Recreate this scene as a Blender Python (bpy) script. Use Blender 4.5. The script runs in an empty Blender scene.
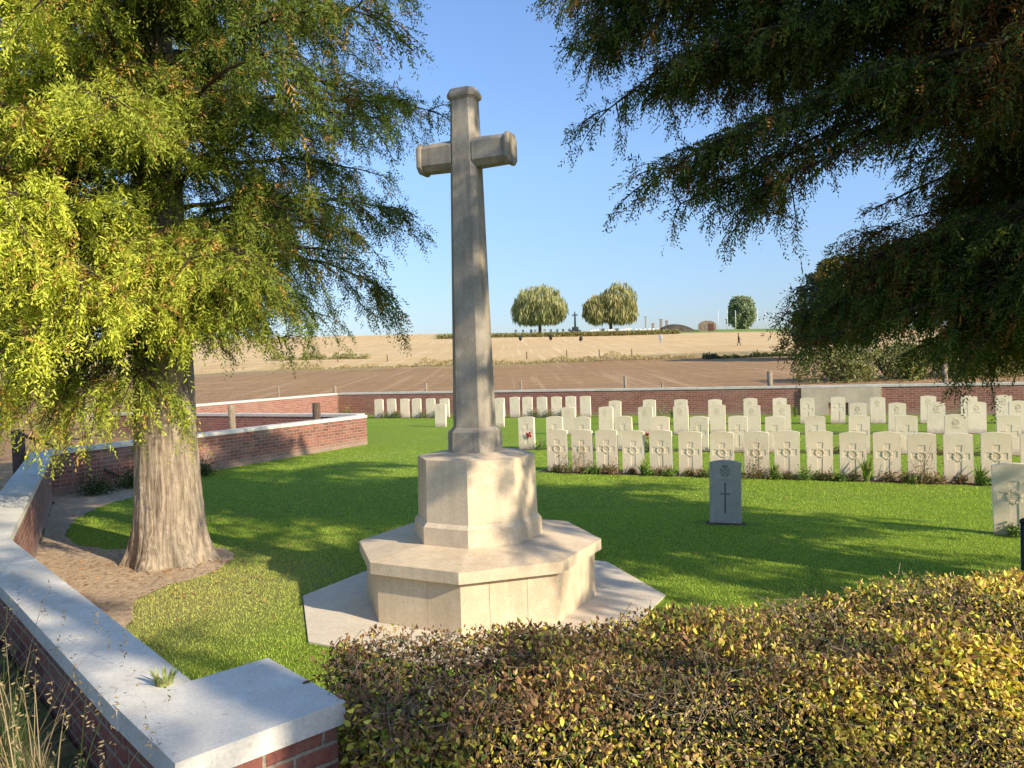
import bpy, bmesh, math, random
import numpy as np
from mathutils import Vector, Matrix
from mathutils.geometry import tessellate_polygon

random.seed(7)
rng = np.random.default_rng(11)
scene = bpy.context.scene
COL = scene.collection
R = math.radians
SUN_EL = R(28.0)
SUN_AZ = (0.78, -0.626)            # horizontal direction towards the sun

# ------------------------------------------------------------------ helpers
def tag(o, label=None, cat=None, group=None, kind=None):
    if label: o['label'] = label
    if cat: o['category'] = cat
    if group: o['group'] = group
    if kind: o['kind'] = kind
    return o

def empty(name, loc=(0, 0, 0), rz=0.0):
    o = bpy.data.objects.new(name, None)
    o.empty_display_size = 0.2
    o.location = loc
    o.rotation_euler = (0, 0, rz)
    COL.objects.link(o)
    return o

def link_mesh(name, me, mats, parent=None, loc=(0, 0, 0), rz=0.0):
    o = bpy.data.objects.new(name, me)
    if not isinstance(mats, (list, tuple)): mats = [mats]
    if len(me.materials) == 0:
        for m in mats: me.materials.append(m)
    COL.objects.link(o)
    o.location = loc
    o.rotation_euler = (0, 0, rz)
    if parent: o.parent = parent
    return o

def from_bm(name, bm, mats, parent=None, loc=(0, 0, 0), rz=0.0, smooth=False):
    me = bpy.data.meshes.new(name)
    bmesh.ops.recalc_face_normals(bm, faces=bm.faces[:])
    bm.to_mesh(me)
    bm.free()
    if smooth:
        me.polygons.foreach_set('use_smooth', [True] * len(me.polygons))
    return link_mesh(name, me, mats, parent, loc, rz)

def copy_tree(o, parent=None):
    c = o.copy()
    COL.objects.link(c)
    c.parent = parent
    for ch in list(o.children):
        copy_tree(ch, c)
    return c

def box(bm, x0, x1, y0, y1, z0, z1, mi=0, M=None):
    uvl = bm.loops.layers.uv.verify()
    c = [Vector((x, y, z)) for z in (z0, z1) for y in (y0, y1) for x in (x0, x1)]
    if M is not None: c2 = [M @ v for v in c]
    else: c2 = c
    vs = [bm.verts.new(v) for v in c2]
    quads = [((0, 1, 5, 4), 'y'), ((3, 2, 6, 7), 'y'), ((2, 0, 4, 6), 'x'), ((1, 3, 7, 5), 'x'),
             ((4, 5, 7, 6), 'z'), ((2, 3, 1, 0), 'z')]
    fs = []
    for q, ax in quads:
        f = bm.faces.new([vs[i] for i in q])
        f.material_index = mi
        for lp, i in zip(f.loops, q):
            v = c[i]
            lp[uvl].uv = {'y': (v.x, v.z), 'x': (v.y + 0.11, v.z), 'z': (v.x, v.y)}[ax]
        fs.append(f)
    return fs

def poly_prism(bm, pts, z0, z1, pts1=None, mi=0):
    pts1 = pts1 or pts
    a = [bm.verts.new((p[0], p[1], z0)) for p in pts]
    b = [bm.verts.new((p[0], p[1], z1)) for p in pts1]
    n = len(pts)
    fs = []
    for i in range(n):
        fs.append(bm.faces.new((a[i], a[(i + 1) % n], b[(i + 1) % n], b[i])))
    fs.append(bm.faces.new(b))
    fs.append(bm.faces.new(a[::-1]))
    for f in fs: f.material_index = mi
    return fs

def ngon(n, r, rot):
    return [(r * math.cos(rot + 2 * math.pi * i / n), r * math.sin(rot + 2 * math.pi * i / n)) for i in range(n)]

def tube(bm, pts, rads, n=6, mi=0, cap=True):
    rings = []
    pts = [Vector(p) for p in pts]
    for i, p in enumerate(pts):
        if i == 0: t = pts[1] - pts[0]
        elif i == len(pts) - 1: t = pts[-1] - pts[-2]
        else: t = pts[i + 1] - pts[i - 1]
        t.normalize()
        u = t.cross(Vector((0.13, 0.27, 1.0)))
        if u.length < 1e-3: u = t.cross(Vector((1, 0, 0)))
        u.normalize()
        w = t.cross(u)
        rings.append([bm.verts.new(p + (u * math.cos(2 * math.pi * k / n) + w * math.sin(2 * math.pi * k / n)) * rads[i]) for k in range(n)])
    for a, b in zip(rings[:-1], rings[1:]):
        for k in range(n):
            f = bm.faces.new((a[k], a[(k + 1) % n], b[(k + 1) % n], b[k]))
            f.material_index = mi
            f.smooth = True
    if cap:
        bm.faces.new(rings[-1]).material_index = mi
        bm.faces.new(rings[0][::-1]).material_index = mi

def bevel_all(bm, w, seg=2, ang=30):
    es = [e for e in bm.edges if len(e.link_faces) == 2 and e.calc_face_angle(0) > R(ang)]
    bmesh.ops.bevel(bm, geom=es, offset=w, segments=seg, affect='EDGES', profile=0.6, clamp_overlap=True)

def nrm(a):
    return a / np.maximum(np.linalg.norm(a, axis=-1, keepdims=True), 1e-9)

def quads_mesh(name, V, colr=None):
    """V (n,4,3) quads, colr (n,3) linear colour per quad -> mesh with attribute 'Col'"""
    n = V.shape[0]
    k = V.shape[1]
    me = bpy.data.meshes.new(name)
    me.vertices.add(n * k)
    me.vertices.foreach_set('co', V.reshape(-1).astype(np.float32))
    me.loops.add(n * k)
    me.loops.foreach_set('vertex_index', np.arange(n * k, dtype=np.int32))
    me.polygons.add(n)
    me.polygons.foreach_set('loop_start', np.arange(0, n * k, k, dtype=np.int32))
    me.update(calc_edges=True)
    if colr is not None:
        at = me.attributes.new('Col', 'FLOAT_COLOR', 'POINT')
        c = np.ones((n, k, 4), dtype=np.float32)
        c[:, :, :3] = colr[:, None, :]
        at.data.foreach_set('color', c.reshape(-1))
    return me

# ------------------------------------------------------------------ materials
def new_mat(name):
    m = bpy.data.materials.new(name)
    m.use_nodes = True
    nt = m.node_tree
    nt.nodes.clear()
    out = nt.nodes.new('ShaderNodeOutputMaterial')
    b = nt.nodes.new('ShaderNodeBsdfPrincipled')
    b.inputs['Roughness'].default_value = 0.85
    b.inputs['Specular IOR Level'].default_value = 0.25
    nt.links.new(b.outputs[0], out.inputs[0])
    return m, nt, b, out

def N(nt, t, **kw):
    n = nt.nodes.new(t)
    for k, v in kw.items(): setattr(n, k, v)
    return n

def noise(nt, vec, scale, detail=4, rough=0.55, dist=0.0):
    n = N(nt, 'ShaderNodeTexNoise')
    n.inputs['Scale'].default_value = scale
    n.inputs['Detail'].default_value = detail
    n.inputs['Roughness'].default_value = rough
    n.inputs['Distortion'].default_value = dist
    if vec is not None: nt.links.new(vec, n.inputs['Vector'])
    return n.outputs[0]

def ramp(nt, fac, stops):
    n = N(nt, 'ShaderNodeValToRGB')
    cr = n.color_ramp
    while len(cr.elements) < len(stops): cr.elements.new(0.5)
    for e, (p, c) in zip(cr.elements, stops):
        e.position = p
        e.color = (c[0], c[1], c[2], 1) if not isinstance(c, (int, float)) else (c, c, c, 1)
    nt.links.new(fac, n.inputs[0])
    return n.outputs[0]

def mix(nt, a, b, fac, mode='MIX'):
    n = N(nt, 'ShaderNodeMix', data_type='RGBA', blend_type=mode)
    for s, v in ((n.inputs[6], a), (n.inputs[7], b), (n.inputs[0], fac)):
        if isinstance(v, (int, float)): s.default_value = v
        elif isinstance(v, (tuple, list)): s.default_value = (v[0], v[1], v[2], 1)
        else: nt.links.new(v, s)
    return n.outputs[2]

def math_n(nt, op, a, b=None, clamp=False):
    n = N(nt, 'ShaderNodeMath', operation=op, use_clamp=clamp)
    for s, v in ((n.inputs[0], a), (n.inputs[1], b)):
        if v is None: continue
        if isinstance(v, (int, float)): s.default_value = v
        else: nt.links.new(v, s)
    return n.outputs[0]

def bump(nt, b, h, strength=0.3, dist=0.01, prev=None):
    n = N(nt, 'ShaderNodeBump')
    n.inputs['Strength'].default_value = strength
    n.inputs['Distance'].default_value = dist
    nt.links.new(h, n.inputs['Height'])
    if prev is not None: nt.links.new(prev, n.inputs['Normal'])
    nt.links.new(n.outputs[0], b.inputs['Normal'])
    return n.outputs[0]

def mapping(nt, vec, scale=(1, 1, 1)):
    n = N(nt, 'ShaderNodeMapping')
    n.inputs['Scale'].default_value = scale
    nt.links.new(vec, n.inputs['Vector'])
    return n.outputs[0]

def stone_mat(name, base, dark, light, streak=0.4, scale=1.0, lichen=0.25, use_rand=False, zgrime=None, speck=0.35):
    m, nt, b, out = new_mat(name)
    tc = N(nt, 'ShaderNodeTexCoord')
    geo = N(nt, 'ShaderNodeNewGeometry')
    v = tc.outputs['Object'] if not use_rand else geo.outputs['Position']
    n1 = noise(nt, v, 1.6 * scale, 6, 0.6)
    n2 = noise(nt, v, 9 * scale, 6, 0.65)
    n3 = noise(nt, v, 70 * scale, 3, 0.6)
    vs = mapping(nt, v, (6 * scale, 6 * scale, 0.7 * scale))
    n4 = noise(nt, vs, 2.2, 5, 0.65)
    c = mix(nt, base, dark, ramp(nt, n1, [(0.38, 0), (0.72, 1)]))
    c = mix(nt, c, light, ramp(nt, n2, [(0.5, 0), (0.8, 0.8)]))
    st = math_n(nt, 'MULTIPLY', ramp(nt, n4, [(0.45, 0), (0.75, 1)]), streak)
    c = mix(nt, c, tuple(x * 0.55 for x in dark), st)
    li = math_n(nt, 'MULTIPLY', ramp(nt, noise(nt, v, 22 * scale, 5, 0.7), [(0.6, 0), (0.68, 1)]), lichen)
    c = mix(nt, c, (0.16, 0.15, 0.10), li)
    c = mix(nt, c, (0, 0, 0), math_n(nt, 'MULTIPLY', ramp(nt, n3, [(0.35, 1), (0.6, 0)]), speck * 0.4))
    if use_rand:
        oi = N(nt, 'ShaderNodeObjectInfo')
        c = mix(nt, c, (0.80, 0.67, 0.48), math_n(nt, 'MULTIPLY', oi.outputs['Random'], 0.45))
        # weathered greenish head of the stone
        sx = N(nt, 'ShaderNodeSeparateXYZ')
        nt.links.new(tc.outputs['Object'], sx.inputs[0])
        zz = math_n(nt, 'ADD', sx.outputs[2], math_n(nt, 'MULTIPLY', math_n(nt, 'SUBTRACT', n2, 0.5), 0.25))
        top = ramp(nt, zz, [(0.62, 0), (0.80, 1)])
        r2 = math_n(nt, 'FRACT', math_n(nt, 'MULTIPLY', oi.outputs['Random'], 7.3))
        c = mix(nt, c, (0.62, 0.56, 0.32), math_n(nt, 'MULTIPLY', top, math_n(nt, 'MULTIPLY', r2, 0.5)))
        low = ramp(nt, zz, [(0.0, 1), (0.16, 0)])
        c = mix(nt, c, (0.22, 0.18, 0.11), math_n(nt, 'MULTIPLY', low, 0.6))
    nt.links.new(c, b.inputs['Base Color'])
    b.inputs['Roughness'].default_value = 0.9
    b.inputs['Specular IOR Level'].default_value = 0.15
    h = math_n(nt, 'ADD', math_n(nt, 'MULTIPLY', n3, 0.5), n2)
    bump(nt, b, h, 0.35, 0.006)
    return m

M_cross = stone_mat('cross_limestone', (0.42, 0.37, 0.285), (0.27, 0.235, 0.18), (0.54, 0.49, 0.39), 0.6, 1.0, 0.4)
M_plinth = stone_mat('plinth_limestone', (0.72, 0.585, 0.40), (0.58, 0.46, 0.31), (0.80, 0.68, 0.50), 0.3, 1.0, 0.12)
M_slab = stone_mat('slab_limestone', (0.74, 0.64, 0.48), (0.62, 0.53, 0.40), (0.80, 0.72, 0.57), 0.15, 0.8, 0.15)
M_cope = stone_mat('coping_limestone', (0.70, 0.66, 0.565), (0.50, 0.475, 0.41), (0.80, 0.77, 0.68), 0.0, 1.2, 0.35)
M_head = stone_mat('headstone_limestone', (0.90, 0.775, 0.585), (0.80, 0.68, 0.50), (0.92, 0.84, 0.69), 0.12, 1.5, 0.18, use_rand=True)
M_grey = stone_mat('grey_headstone', (0.52, 0.50, 0.43), (0.40, 0.39, 0.34), (0.60, 0.58, 0.50), 0.3, 1.5, 0.2)
M_panel = stone_mat('panel_stone', (0.68, 0.56, 0.41), (0.45, 0.37, 0.28), (0.6, 0.54, 0.43), 0.2, 0.7, 0.1)
M_joint = new_mat('joint_mortar')[0]
M_joint.node_tree.nodes['Principled BSDF'].inputs['Base Color'].default_value = (0.16, 0.12, 0.08, 1)

def brick_mat(name, c1, c2, mortar, light=0.25):
    m, nt, b, out = new_mat(name)
    uv = N(nt, 'ShaderNodeUVMap')
    geo = N(nt, 'ShaderNodeNewGeometry')
    nw = noise(nt, uv.outputs[0], 7, 3)
    add = N(nt, 'ShaderNodeVectorMath', operation='MULTIPLY_ADD')
    nt.links.new(N(nt, 'ShaderNodeCombineXYZ').outputs[0], add.inputs[2])
    cx = N(nt, 'ShaderNodeCombineXYZ')
    off = math_n(nt, 'MULTIPLY', math_n(nt, 'SUBTRACT', nw, 0.5), 0.022)
    nt.links.new(off, cx.inputs[0]); nt.links.new(off, cx.inputs[1])
    va = N(nt, 'ShaderNodeVectorMath', operation='ADD')
    nt.links.new(uv.outputs[0], va.inputs[0]); nt.links.new(cx.outputs[0], va.inputs[1])
    br = N(nt, 'ShaderNodeTexBrick')
    br.offset = 0.5
    br.inputs['Scale'].default_value = 1.0
    br.inputs['Brick Width'].default_value = 0.225
    br.inputs['Row Height'].default_value = 0.072
    br.inputs['Mortar Size'].default_value = 0.0085
    br.inputs['Mortar Smooth'].default_value = 0.25
    br.inputs['Bias'].default_value = 0.0
    br.inputs['Color1'].default_value = (*c1, 1)
    br.inputs['Color2'].default_value = (*c2, 1)
    br.inputs['Mortar'].default_value = (*mortar, 1)
    nt.links.new(va.outputs[0], br.inputs['Vector'])
    p = geo.outputs['Position']
    n1 = noise(nt, p, 6, 5, 0.65)
    n2 = noise(nt, p, 40, 4, 0.7)
    n3 = noise(nt, p, 1.3, 3, 0.6)
    c = mix(nt, br.outputs['Color'], (0.40, 0.30, 0.22), math_n(nt, 'MULTIPLY', ramp(nt, n1, [(0.45, 0), (0.7, 1)]), light))
    c = mix(nt, c, (0.05, 0.03, 0.025), math_n(nt, 'MULTIPLY', ramp(nt, n2, [(0.35, 1), (0.55, 0)]), 0.45))
    c = mix(nt, c, (0.42, 0.36, 0.28), math_n(nt, 'MULTIPLY', ramp(nt, n3, [(0.5, 0), (0.75, 1)]), light * 1.1))
    # damp, mossy foot of the wall
    sx = N(nt, 'ShaderNodeSeparateXYZ'); nt.links.new(uv.outputs[0], sx.inputs[0])
    zz = math_n(nt, 'ADD', sx.outputs[1], math_n(nt, 'MULTIPLY', math_n(nt, 'SUBTRACT', n1, 0.5), 0.35))
    c = mix(nt, c, (0.36, 0.31, 0.23), math_n(nt, 'MULTIPLY', ramp(nt, zz, [(0.02, 1), (0.22, 0)]), 0.55))
    nt.links.new(c, b.inputs['Base Color'])
    b.inputs['Roughness'].default_value = 0.92
    h = math_n(nt, 'SUBTRACT', math_n(nt, 'MULTIPLY', n2, 0.35), br.outputs['Fac'])
    bump(nt, b, h, 0.8, 0.008)
    return m
M_brick = brick_mat('red_brick', (0.36, 0.125, 0.085), (0.18, 0.065, 0.05), (0.34, 0.28, 0.21))
M_brickfar = brick_mat('red_brick_far', (0.40, 0.15, 0.105), (0.27, 0.09, 0.07), (0.42, 0.33, 0.25), 0.2)

def leaf_mat(name, transl=0.35, rough=0.6, sat=1.0):
    m, nt, b, out = new_mat(name)
    at = N(nt, 'ShaderNodeAttribute', attribute_name='Col')
    nt.links.new(at.outputs['Color'], b.inputs['Base Color'])
    b.inputs['Roughness'].default_value = rough
    b.inputs['Specular IOR Level'].default_value = 0.2
    tr = N(nt, 'ShaderNodeBsdfTranslucent')
    cc = mix(nt, at.outputs['Color'], (1.0, 1.0, 0.35), 1.0, 'MULTIPLY')
    nt.links.new(cc, tr.inputs[0])
    mx = N(nt, 'ShaderNodeMixShader')
    mx.inputs[0].default_value = transl
    nt.links.new(b.outputs[0], mx.inputs[1]); nt.links.new(tr.outputs[0], mx.inputs[2])
    nt.links.new(mx.outputs[0], out.inputs[0])
    return m
M_leaf = leaf_mat('cypress_leaf', 0.35)
M_hleaf = leaf_mat('beech_leaf', 0.25)
M_blade = leaf_mat('grass_blade', 0.3)

def bark_mat(name, c1, c2, c3, sc=1.0):
    m, nt, b, out = new_mat(name)
    tc = N(nt, 'ShaderNodeTexCoord')
    vs = mapping(nt, tc.outputs['Object'], (26 * sc, 26 * sc, 2.4 * sc))
    n1 = noise(nt, vs, 1.2, 6, 0.65, 0.4)
    n2 = noise(nt, tc.outputs['Object'], 18, 5, 0.7)
    n3 = noise(nt, tc.outputs['Object'], 1.7, 3, 0.6)
    c = mix(nt, c1, c2, ramp(nt, n1, [(0.36, 1), (0.58, 0)]))
    c = mix(nt, c, c3, math_n(nt, 'MULTIPLY', ramp(nt, n3, [(0.45, 0), (0.7, 1)]), 0.5))
    c = mix(nt, c, c2, math_n(nt, 'MULTIPLY', ramp(nt, n2, [(0.35, 1), (0.55, 0)]), 0.4))
    nt.links.new(c, b.inputs['Base Color'])
    b.inputs['Roughness'].default_value = 0.95
    h = math_n(nt, 'ADD', n1, math_n(nt, 'MULTIPLY', n2, 0.25))
    bump(nt, b, h, 0.8, 0.03)
    return m
M_bark = bark_mat('cypress_bark', (0.45, 0.365, 0.26), (0.16, 0.12, 0.085), (0.35, 0.32, 0.23))
M_twig = bark_mat('twig_bark', (0.10, 0.07, 0.045), (0.05, 0.035, 0.025), (0.09, 0.07, 0.05))
M_wood = bark_mat('weathered_post', (0.38, 0.31, 0.21), (0.17, 0.13, 0.09), (0.32, 0.29, 0.22), 2.0)
M_dwood = bark_mat('dark_post', (0.15, 0.11, 0.08), (0.07, 0.05, 0.035), (0.12, 0.10, 0.07), 2.0)

def plain_mat(name, col, rough=0.7, var=0.25, metallic=0.0, sc=8):
    m, nt, b, out = new_mat(name)
    tc = N(nt, 'ShaderNodeTexCoord')
    n1 = noise(nt, tc.outputs['Object'], sc, 5, 0.6)
    c = mix(nt, col, tuple(x * (1 - var * 1.5) for x in col), ramp(nt, n1, [(0.35, 0), (0.7, 1)]))
    nt.links.new(c, b.inputs['Base Color'])
    b.inputs['Roughness'].default_value = rough
    b.inputs['Metallic'].default_value = metallic
    bump(nt, b, n1, 0.15, 0.004)
    return m
M_black = plain_mat('dark_paint', (0.02, 0.022, 0.022), 0.45)
M_white = plain_mat('white_paint', (0.75, 0.75, 0.72), 0.5, 0.1)
M_red = plain_mat('poppy_red', (0.55, 0.02, 0.02), 0.6)

def lawn_mat():
    m, nt, b, out = new_mat('lawn_grass')
    geo = N(nt, 'ShaderNodeNewGeometry')
    p = geo.outputs['Position']
    n1 = noise(nt, p, 0.55, 4, 0.6)
    n2 = noise(nt, p, 6, 5, 0.7)
    n3 = noise(nt, p, 55, 4, 0.75)
    n5 = noise(nt, mapping(nt, p, (1, 1, 0)), 140, 2, 0.7)
    c = mix(nt, (0.27, 0.40, 0.04), (0.36, 0.48, 0.06), ramp(nt, n1, [(0.35, 0), (0.65, 1)]))
    c = mix(nt, c, (0.19, 0.30, 0.03), ramp(nt, n2, [(0.4, 0.7), (0.62, 0)]))
    c = mix(nt, c, (0.26, 0.27, 0.07), math_n(nt, 'MULTIPLY', ramp(nt, noise(nt, p, 1.1, 5, 0.7), [(0.52, 0), (0.72, 1)]), 0.45))
    c = mix(nt, c, (0.04, 0.085, 0.01), ramp(nt, n3, [(0.36, 0.85), (0.56, 0)]))
    # thin, yellowed turf near the tree
    d = N(nt, 'ShaderNodeVectorMath', operation='DISTANCE'); nt.links.new(p, d.inputs[0]); d.inputs[1].default_value = (-3.3, 7.0, 0)
    yy = math_n(nt, 'ADD', d.outputs['Value'], math_n(nt, 'MULTIPLY', math_n(nt, 'SUBTRACT', n2, 0.5), 1.6))
    c = mix(nt, c, (0.34, 0.29, 0.13), ramp(nt, math_n(nt, 'MULTIPLY', yy, 0.25), [(0.18, 0.75), (0.52, 0)]))
    nt.links.new(c, b.inputs['Base Color'])
    b.inputs['Roughness'].default_value = 0.9
    b.inputs['Specular IOR Level'].default_value = 0.1
    h = math_n(nt, 'ADD', n3, math_n(nt, 'MULTIPLY', n5, 0.6))
    bump(nt, b, h, 0.9, 0.03)
    return m
M_lawn = lawn_mat()

def soil_mat(name, c1, c2, c3):
    m, nt, b, out = new_mat(name)
    geo = N(nt, 'ShaderNodeNewGeometry')
    p = geo.outputs['Position']
    n1 = noise(nt, p, 1.5, 5, 0.65); n2 = noise(nt, p, 14, 6, 0.75); n3 = noise(nt, p, 60, 4, 0.7)
    c = mix(nt, c1, c2, ramp(nt, n1, [(0.38, 0), (0.65, 1)]))
    c = mix(nt, c, c3, ramp(nt, n2, [(0.4, 0.8), (0.6, 0)]))
    nt.links.new(c, b.inputs['Base Color'])
    b.inputs['Roughness'].default_value = 0.95
    bump(nt, b, math_n(nt, 'ADD', n2, math_n(nt, 'MULTIPLY', n3, 0.5)), 0.9, 0.04)
    return m
M_dirt = soil_mat('dry_dirt', (0.70, 0.53, 0.35), (0.58, 0.43, 0.28), (0.38, 0.27, 0.17))
M_bed = soil_mat('bed_soil', (0.13, 0.085, 0.055), (0.18, 0.12, 0.075), (0.06, 0.04, 0.028))

def terrain_mat():
    m, nt, b, out = new_mat('fields')
    geo = N(nt, 'ShaderNodeNewGeometry')
    p = geo.outputs['Position']
    sx = N(nt, 'ShaderNodeSeparateXYZ'); nt.links.new(p, sx.inputs[0])
    n1 = noise(nt, p, 0.06, 5, 0.65)
    nA = noise(nt, mapping(nt, p, (0.15, 1.0, 0)), 0.9, 5, 0.7)
    n2 = noise(nt, p, 2.2, 6, 0.75)
    n3 = noise(nt, mapping(nt, p, (0.35, 1.2, 0)), 1.1, 6, 0.8)
    soil = mix(nt, (0.47, 0.29, 0.125), (0.57, 0.365, 0.17), ramp(nt, n1, [(0.4, 0), (0.6, 1)]))
    soil = mix(nt, soil, (0.28, 0.17, 0.09), ramp(nt, n2, [(0.4, 0.7), (0.6, 0)]))
    soil = mix(nt, soil, (0.36, 0.22, 0.12), ramp(nt, nA, [(0.42, 0.6), (0.6, 0)]))
    stub = mix(nt, (0.72, 0.49, 0.235), (0.78, 0.57, 0.30), ramp(nt, n1, [(0.4, 0), (0.6, 1)]))
    stub = mix(nt, stub, (0.62, 0.43, 0.19), ramp(nt, n3, [(0.38, 0.6), (0.6, 0)]))
    green = mix(nt, (0.17, 0.26, 0.06), (0.24, 0.30, 0.09), ramp(nt, n3, [(0.4, 0), (0.6, 1)]))
    rows_ = noise(nt, mapping(nt, p, (1.3, 0.03, 0)), 1.0, 3, 0.6)
    rows2 = noise(nt, mapping(nt, p, (0.02, 0.9, 0)), 1.0, 4, 0.7)
    stub = mix(nt, stub, (0.50, 0.36, 0.18), math_n(nt, 'MULTIPLY', ramp(nt, rows2, [(0.42, 0.8), (0.56, 0)]), 0.8))
    stub = mix(nt, stub, (0.88, 0.70, 0.42), math_n(nt, 'MULTIPLY', ramp(nt, rows_, [(0.52, 0), (0.66, 1)]), 0.4))
    soil = mix(nt, soil, (0.30, 0.19, 0.10), math_n(nt, 'MULTIPLY', ramp(nt, rows2, [(0.44, 1), (0.55, 0)]), 0.55))
    soil = mix(nt, soil, (0.64, 0.44, 0.25), math_n(nt, 'MULTIPLY', ramp(nt, rows_, [(0.54, 0), (0.68, 1)]), 0.4))
    wob = math_n(nt, 'MULTIPLY', math_n(nt, 'SUBTRACT', n1, 0.5), 14)
    xt = math_n(nt, 'MULTIPLY', sx.outputs[0], 0.25)
    y1 = math_n(nt, 'SUBTRACT', math_n(nt, 'ADD', sx.outputs[1], wob), math_n(nt, 'MINIMUM', xt, 4.0))
    k1 = ramp(nt, math_n(nt, 'MULTIPLY', y1, 0.001), [(0.079, 0), (0.0815, 1)])
    c = mix(nt, soil, stub, k1)
    verge = mix(nt, (0.16, 0.17, 0.07), (0.40, 0.30, 0.15), ramp(nt, n2, [(0.4, 0), (0.62, 1)]))
    kv = ramp(nt, math_n(nt, 'MULTIPLY', y1, 0.001), [(0.078, 0), (0.080, 0.9), (0.083, 0.9), (0.087, 0)])
    c = mix(nt, c, verge, kv)
    # far cemetery ground is green
    kg = math_n(nt, 'MULTIPLY', ramp(nt, math_n(nt, 'MULTIPLY', sx.outputs[1], 0.001), [(0.174, 0), (0.176, 1)]),
                ramp(nt, math_n(nt, 'MULTIPLY_ADD', sx.outputs[0], 0.001), [(0.0, 0), (0.001, 1)]))
    xx = math_n(nt, 'ADD', math_n(nt, 'MULTIPLY', sx.outputs[0], 0.001), 0.5)
    kg = math_n(nt, 'MULTIPLY', ramp(nt, math_n(nt, 'MULTIPLY', sx.outputs[1], 0.001), [(0.174, 0), (0.177, 1)]),
                ramp(nt, xx, [(0.482, 0), (0.484, 1)]))
    c = mix(nt, c, green, kg)
    # rough grass close outside the wall
    near = ramp(nt, math_n(nt, 'MULTIPLY', math_n(nt, 'ADD', sx.outputs[1], math_n(nt, 'MULTIPLY', n2, 2.0)), 0.01), [(0.06, 1), (0.09, 0)])
    c = mix(nt, c, (0.10, 0.10, 0.035), near)
    nt.links.new(c, b.inputs['Base Color'])
    b.inputs['Roughness'].default_value = 0.95
    b.inputs['Specular IOR Level'].default_value = 0.1
    bump(nt, b, math_n(nt, 'ADD', n2, n3), 0.9, 0.25)
    return m
M_terr = terrain_mat()

# ------------------------------------------------------------------ world, sun, camera
w = bpy.data.worlds.new('World')
scene.world = w
w.use_nodes = True
nt = w.node_tree
nt.nodes.clear()
sky = nt.nodes.new('ShaderNodeTexSky')
sky.sky_type = 'NISHITA'
sky.sun_disc = False
sky.sun_elevation = SUN_EL
sky.sun_rotation = math.atan2(SUN_AZ[0], SUN_AZ[1])
sky.altitude = 50
sky.air_density = 1.0
sky.dust_density = 0.6
sky.ozone_density = 2.2
bg = nt.nodes.new('ShaderNodeBackground')
bg.inputs[1].default_value = 0.24
wo = nt.nodes.new('ShaderNodeOutputWorld')
tcw = nt.nodes.new('ShaderNodeTexCoord')
sxw = nt.nodes.new('ShaderNodeSeparateXYZ')
nt.links.new(tcw.outputs['Generated'], sxw.inputs[0])
rw = nt.nodes.new('ShaderNodeValToRGB')
rw.color_ramp.elements[0].position = 0.0; rw.color_ramp.elements[0].color = (0.44, 0.47, 0.62, 1)
rw.color_ramp.elements[1].position = 0.55; rw.color_ramp.elements[1].color = (0.86, 0.98, 1.15, 1)
e_ = rw.color_ramp.elements.new(0.10); e_.color = (0.58, 0.62, 0.74, 1)
e_ = rw.color_ramp.elements.new(0.25); e_.color = (0.80, 0.86, 0.97, 1)
nt.links.new(sxw.outputs[2], rw.inputs[0])
mw = nt.nodes.new('ShaderNodeMix'); mw.data_type = 'RGBA'; mw.blend_type = 'MULTIPLY'; mw.inputs[0].default_value = 1.0
nt.links.new(sky.outputs[0], mw.inputs[6]); nt.links.new(rw.outputs[0], mw.inputs[7])
nt.links.new(mw.outputs[2], bg.inputs[0])
nt.links.new(bg.outputs[0], wo.inputs[0])

sl = bpy.data.lights.new('sun', 'SUN')
sl.energy = 7.0
sl.angle = R(0.55)
sl.color = (1.0, 0.86, 0.66)
so = bpy.data.objects.new('sun', sl)
S = Vector((SUN_AZ[0] * math.cos(SUN_EL), SUN_AZ[1] * math.cos(SUN_EL), math.sin(SUN_EL)))
so.rotation_euler = S.to_track_quat('Z', 'Y').to_euler()
so.location = (10, -8, 15)
COL.objects.link(so)

cd = bpy.data.cameras.new('camera')
cd.sensor_width = 36.0
cd.lens = 769.0 / 1024 * 36.0
cd.clip_end = 6000
cd.clip_start = 0.05
cam = bpy.data.objects.new('camera', cd)
pit = math.atan(19.3 / 769)
roll = R(1.75)
fwd = Vector((0, math.cos(pit), -math.sin(pit)))
r0 = Vector((1, 0, 0))
u0 = r0.cross(fwd)
right = r0 * math.cos(roll) - u0 * math.sin(roll)
up = r0 * math.sin(roll) + u0 * math.cos(roll)
Mx = Matrix((right, up, -fwd)).transposed()
cam.matrix_world = Matrix.Translation((0, 0, 2.02)) @ Mx.to_4x4()
COL.objects.link(cam)
scene.camera = cam
scene.view_settings.view_transform = 'Standard'
scene.view_settings.look = 'None'
scene.view_settings.exposure = 0
scene.render.engine = 'CYCLES'

# ------------------------------------------------------------------ terrain
PY = [-60, 24, 30, 38, 50, 80, 105, 150, 200, 230, 300, 600, 3000]
PZ = [-0.02, -0.02, 0.10, 0.42, 0.86, 2.05, 3.85, 6.35, 10.3, 10.6, 9.0, 2.0, -30]
def terr(x, y):
    z = float(np.interp(y, PY, PZ))
    k = min(max((y - 60) / 140.0, 0), 1)
    yw = 34.05 - (x + 7.72) * 0.447          # line of the back wall
    if y < yw + 1.5 and y < 38: z = -0.02
    elif y < 50: z = min(z, -0.02 + (y - yw - 1.5) * 0.12)
    z += -0.013 * max(min(x, 160), -160) * k
    return z
xs = np.unique(np.concatenate([np.linspace(-60, 60, 61), np.linspace(-200, 220, 64), np.linspace(-3000, 3000, 21)]))
ys = np.unique(np.concatenate([np.linspace(-60, 60, 61), np.linspace(60, 260, 81), np.array([280, 300, 350, 450, 600, 1000, 2000, 3000])]))
V = []
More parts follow.
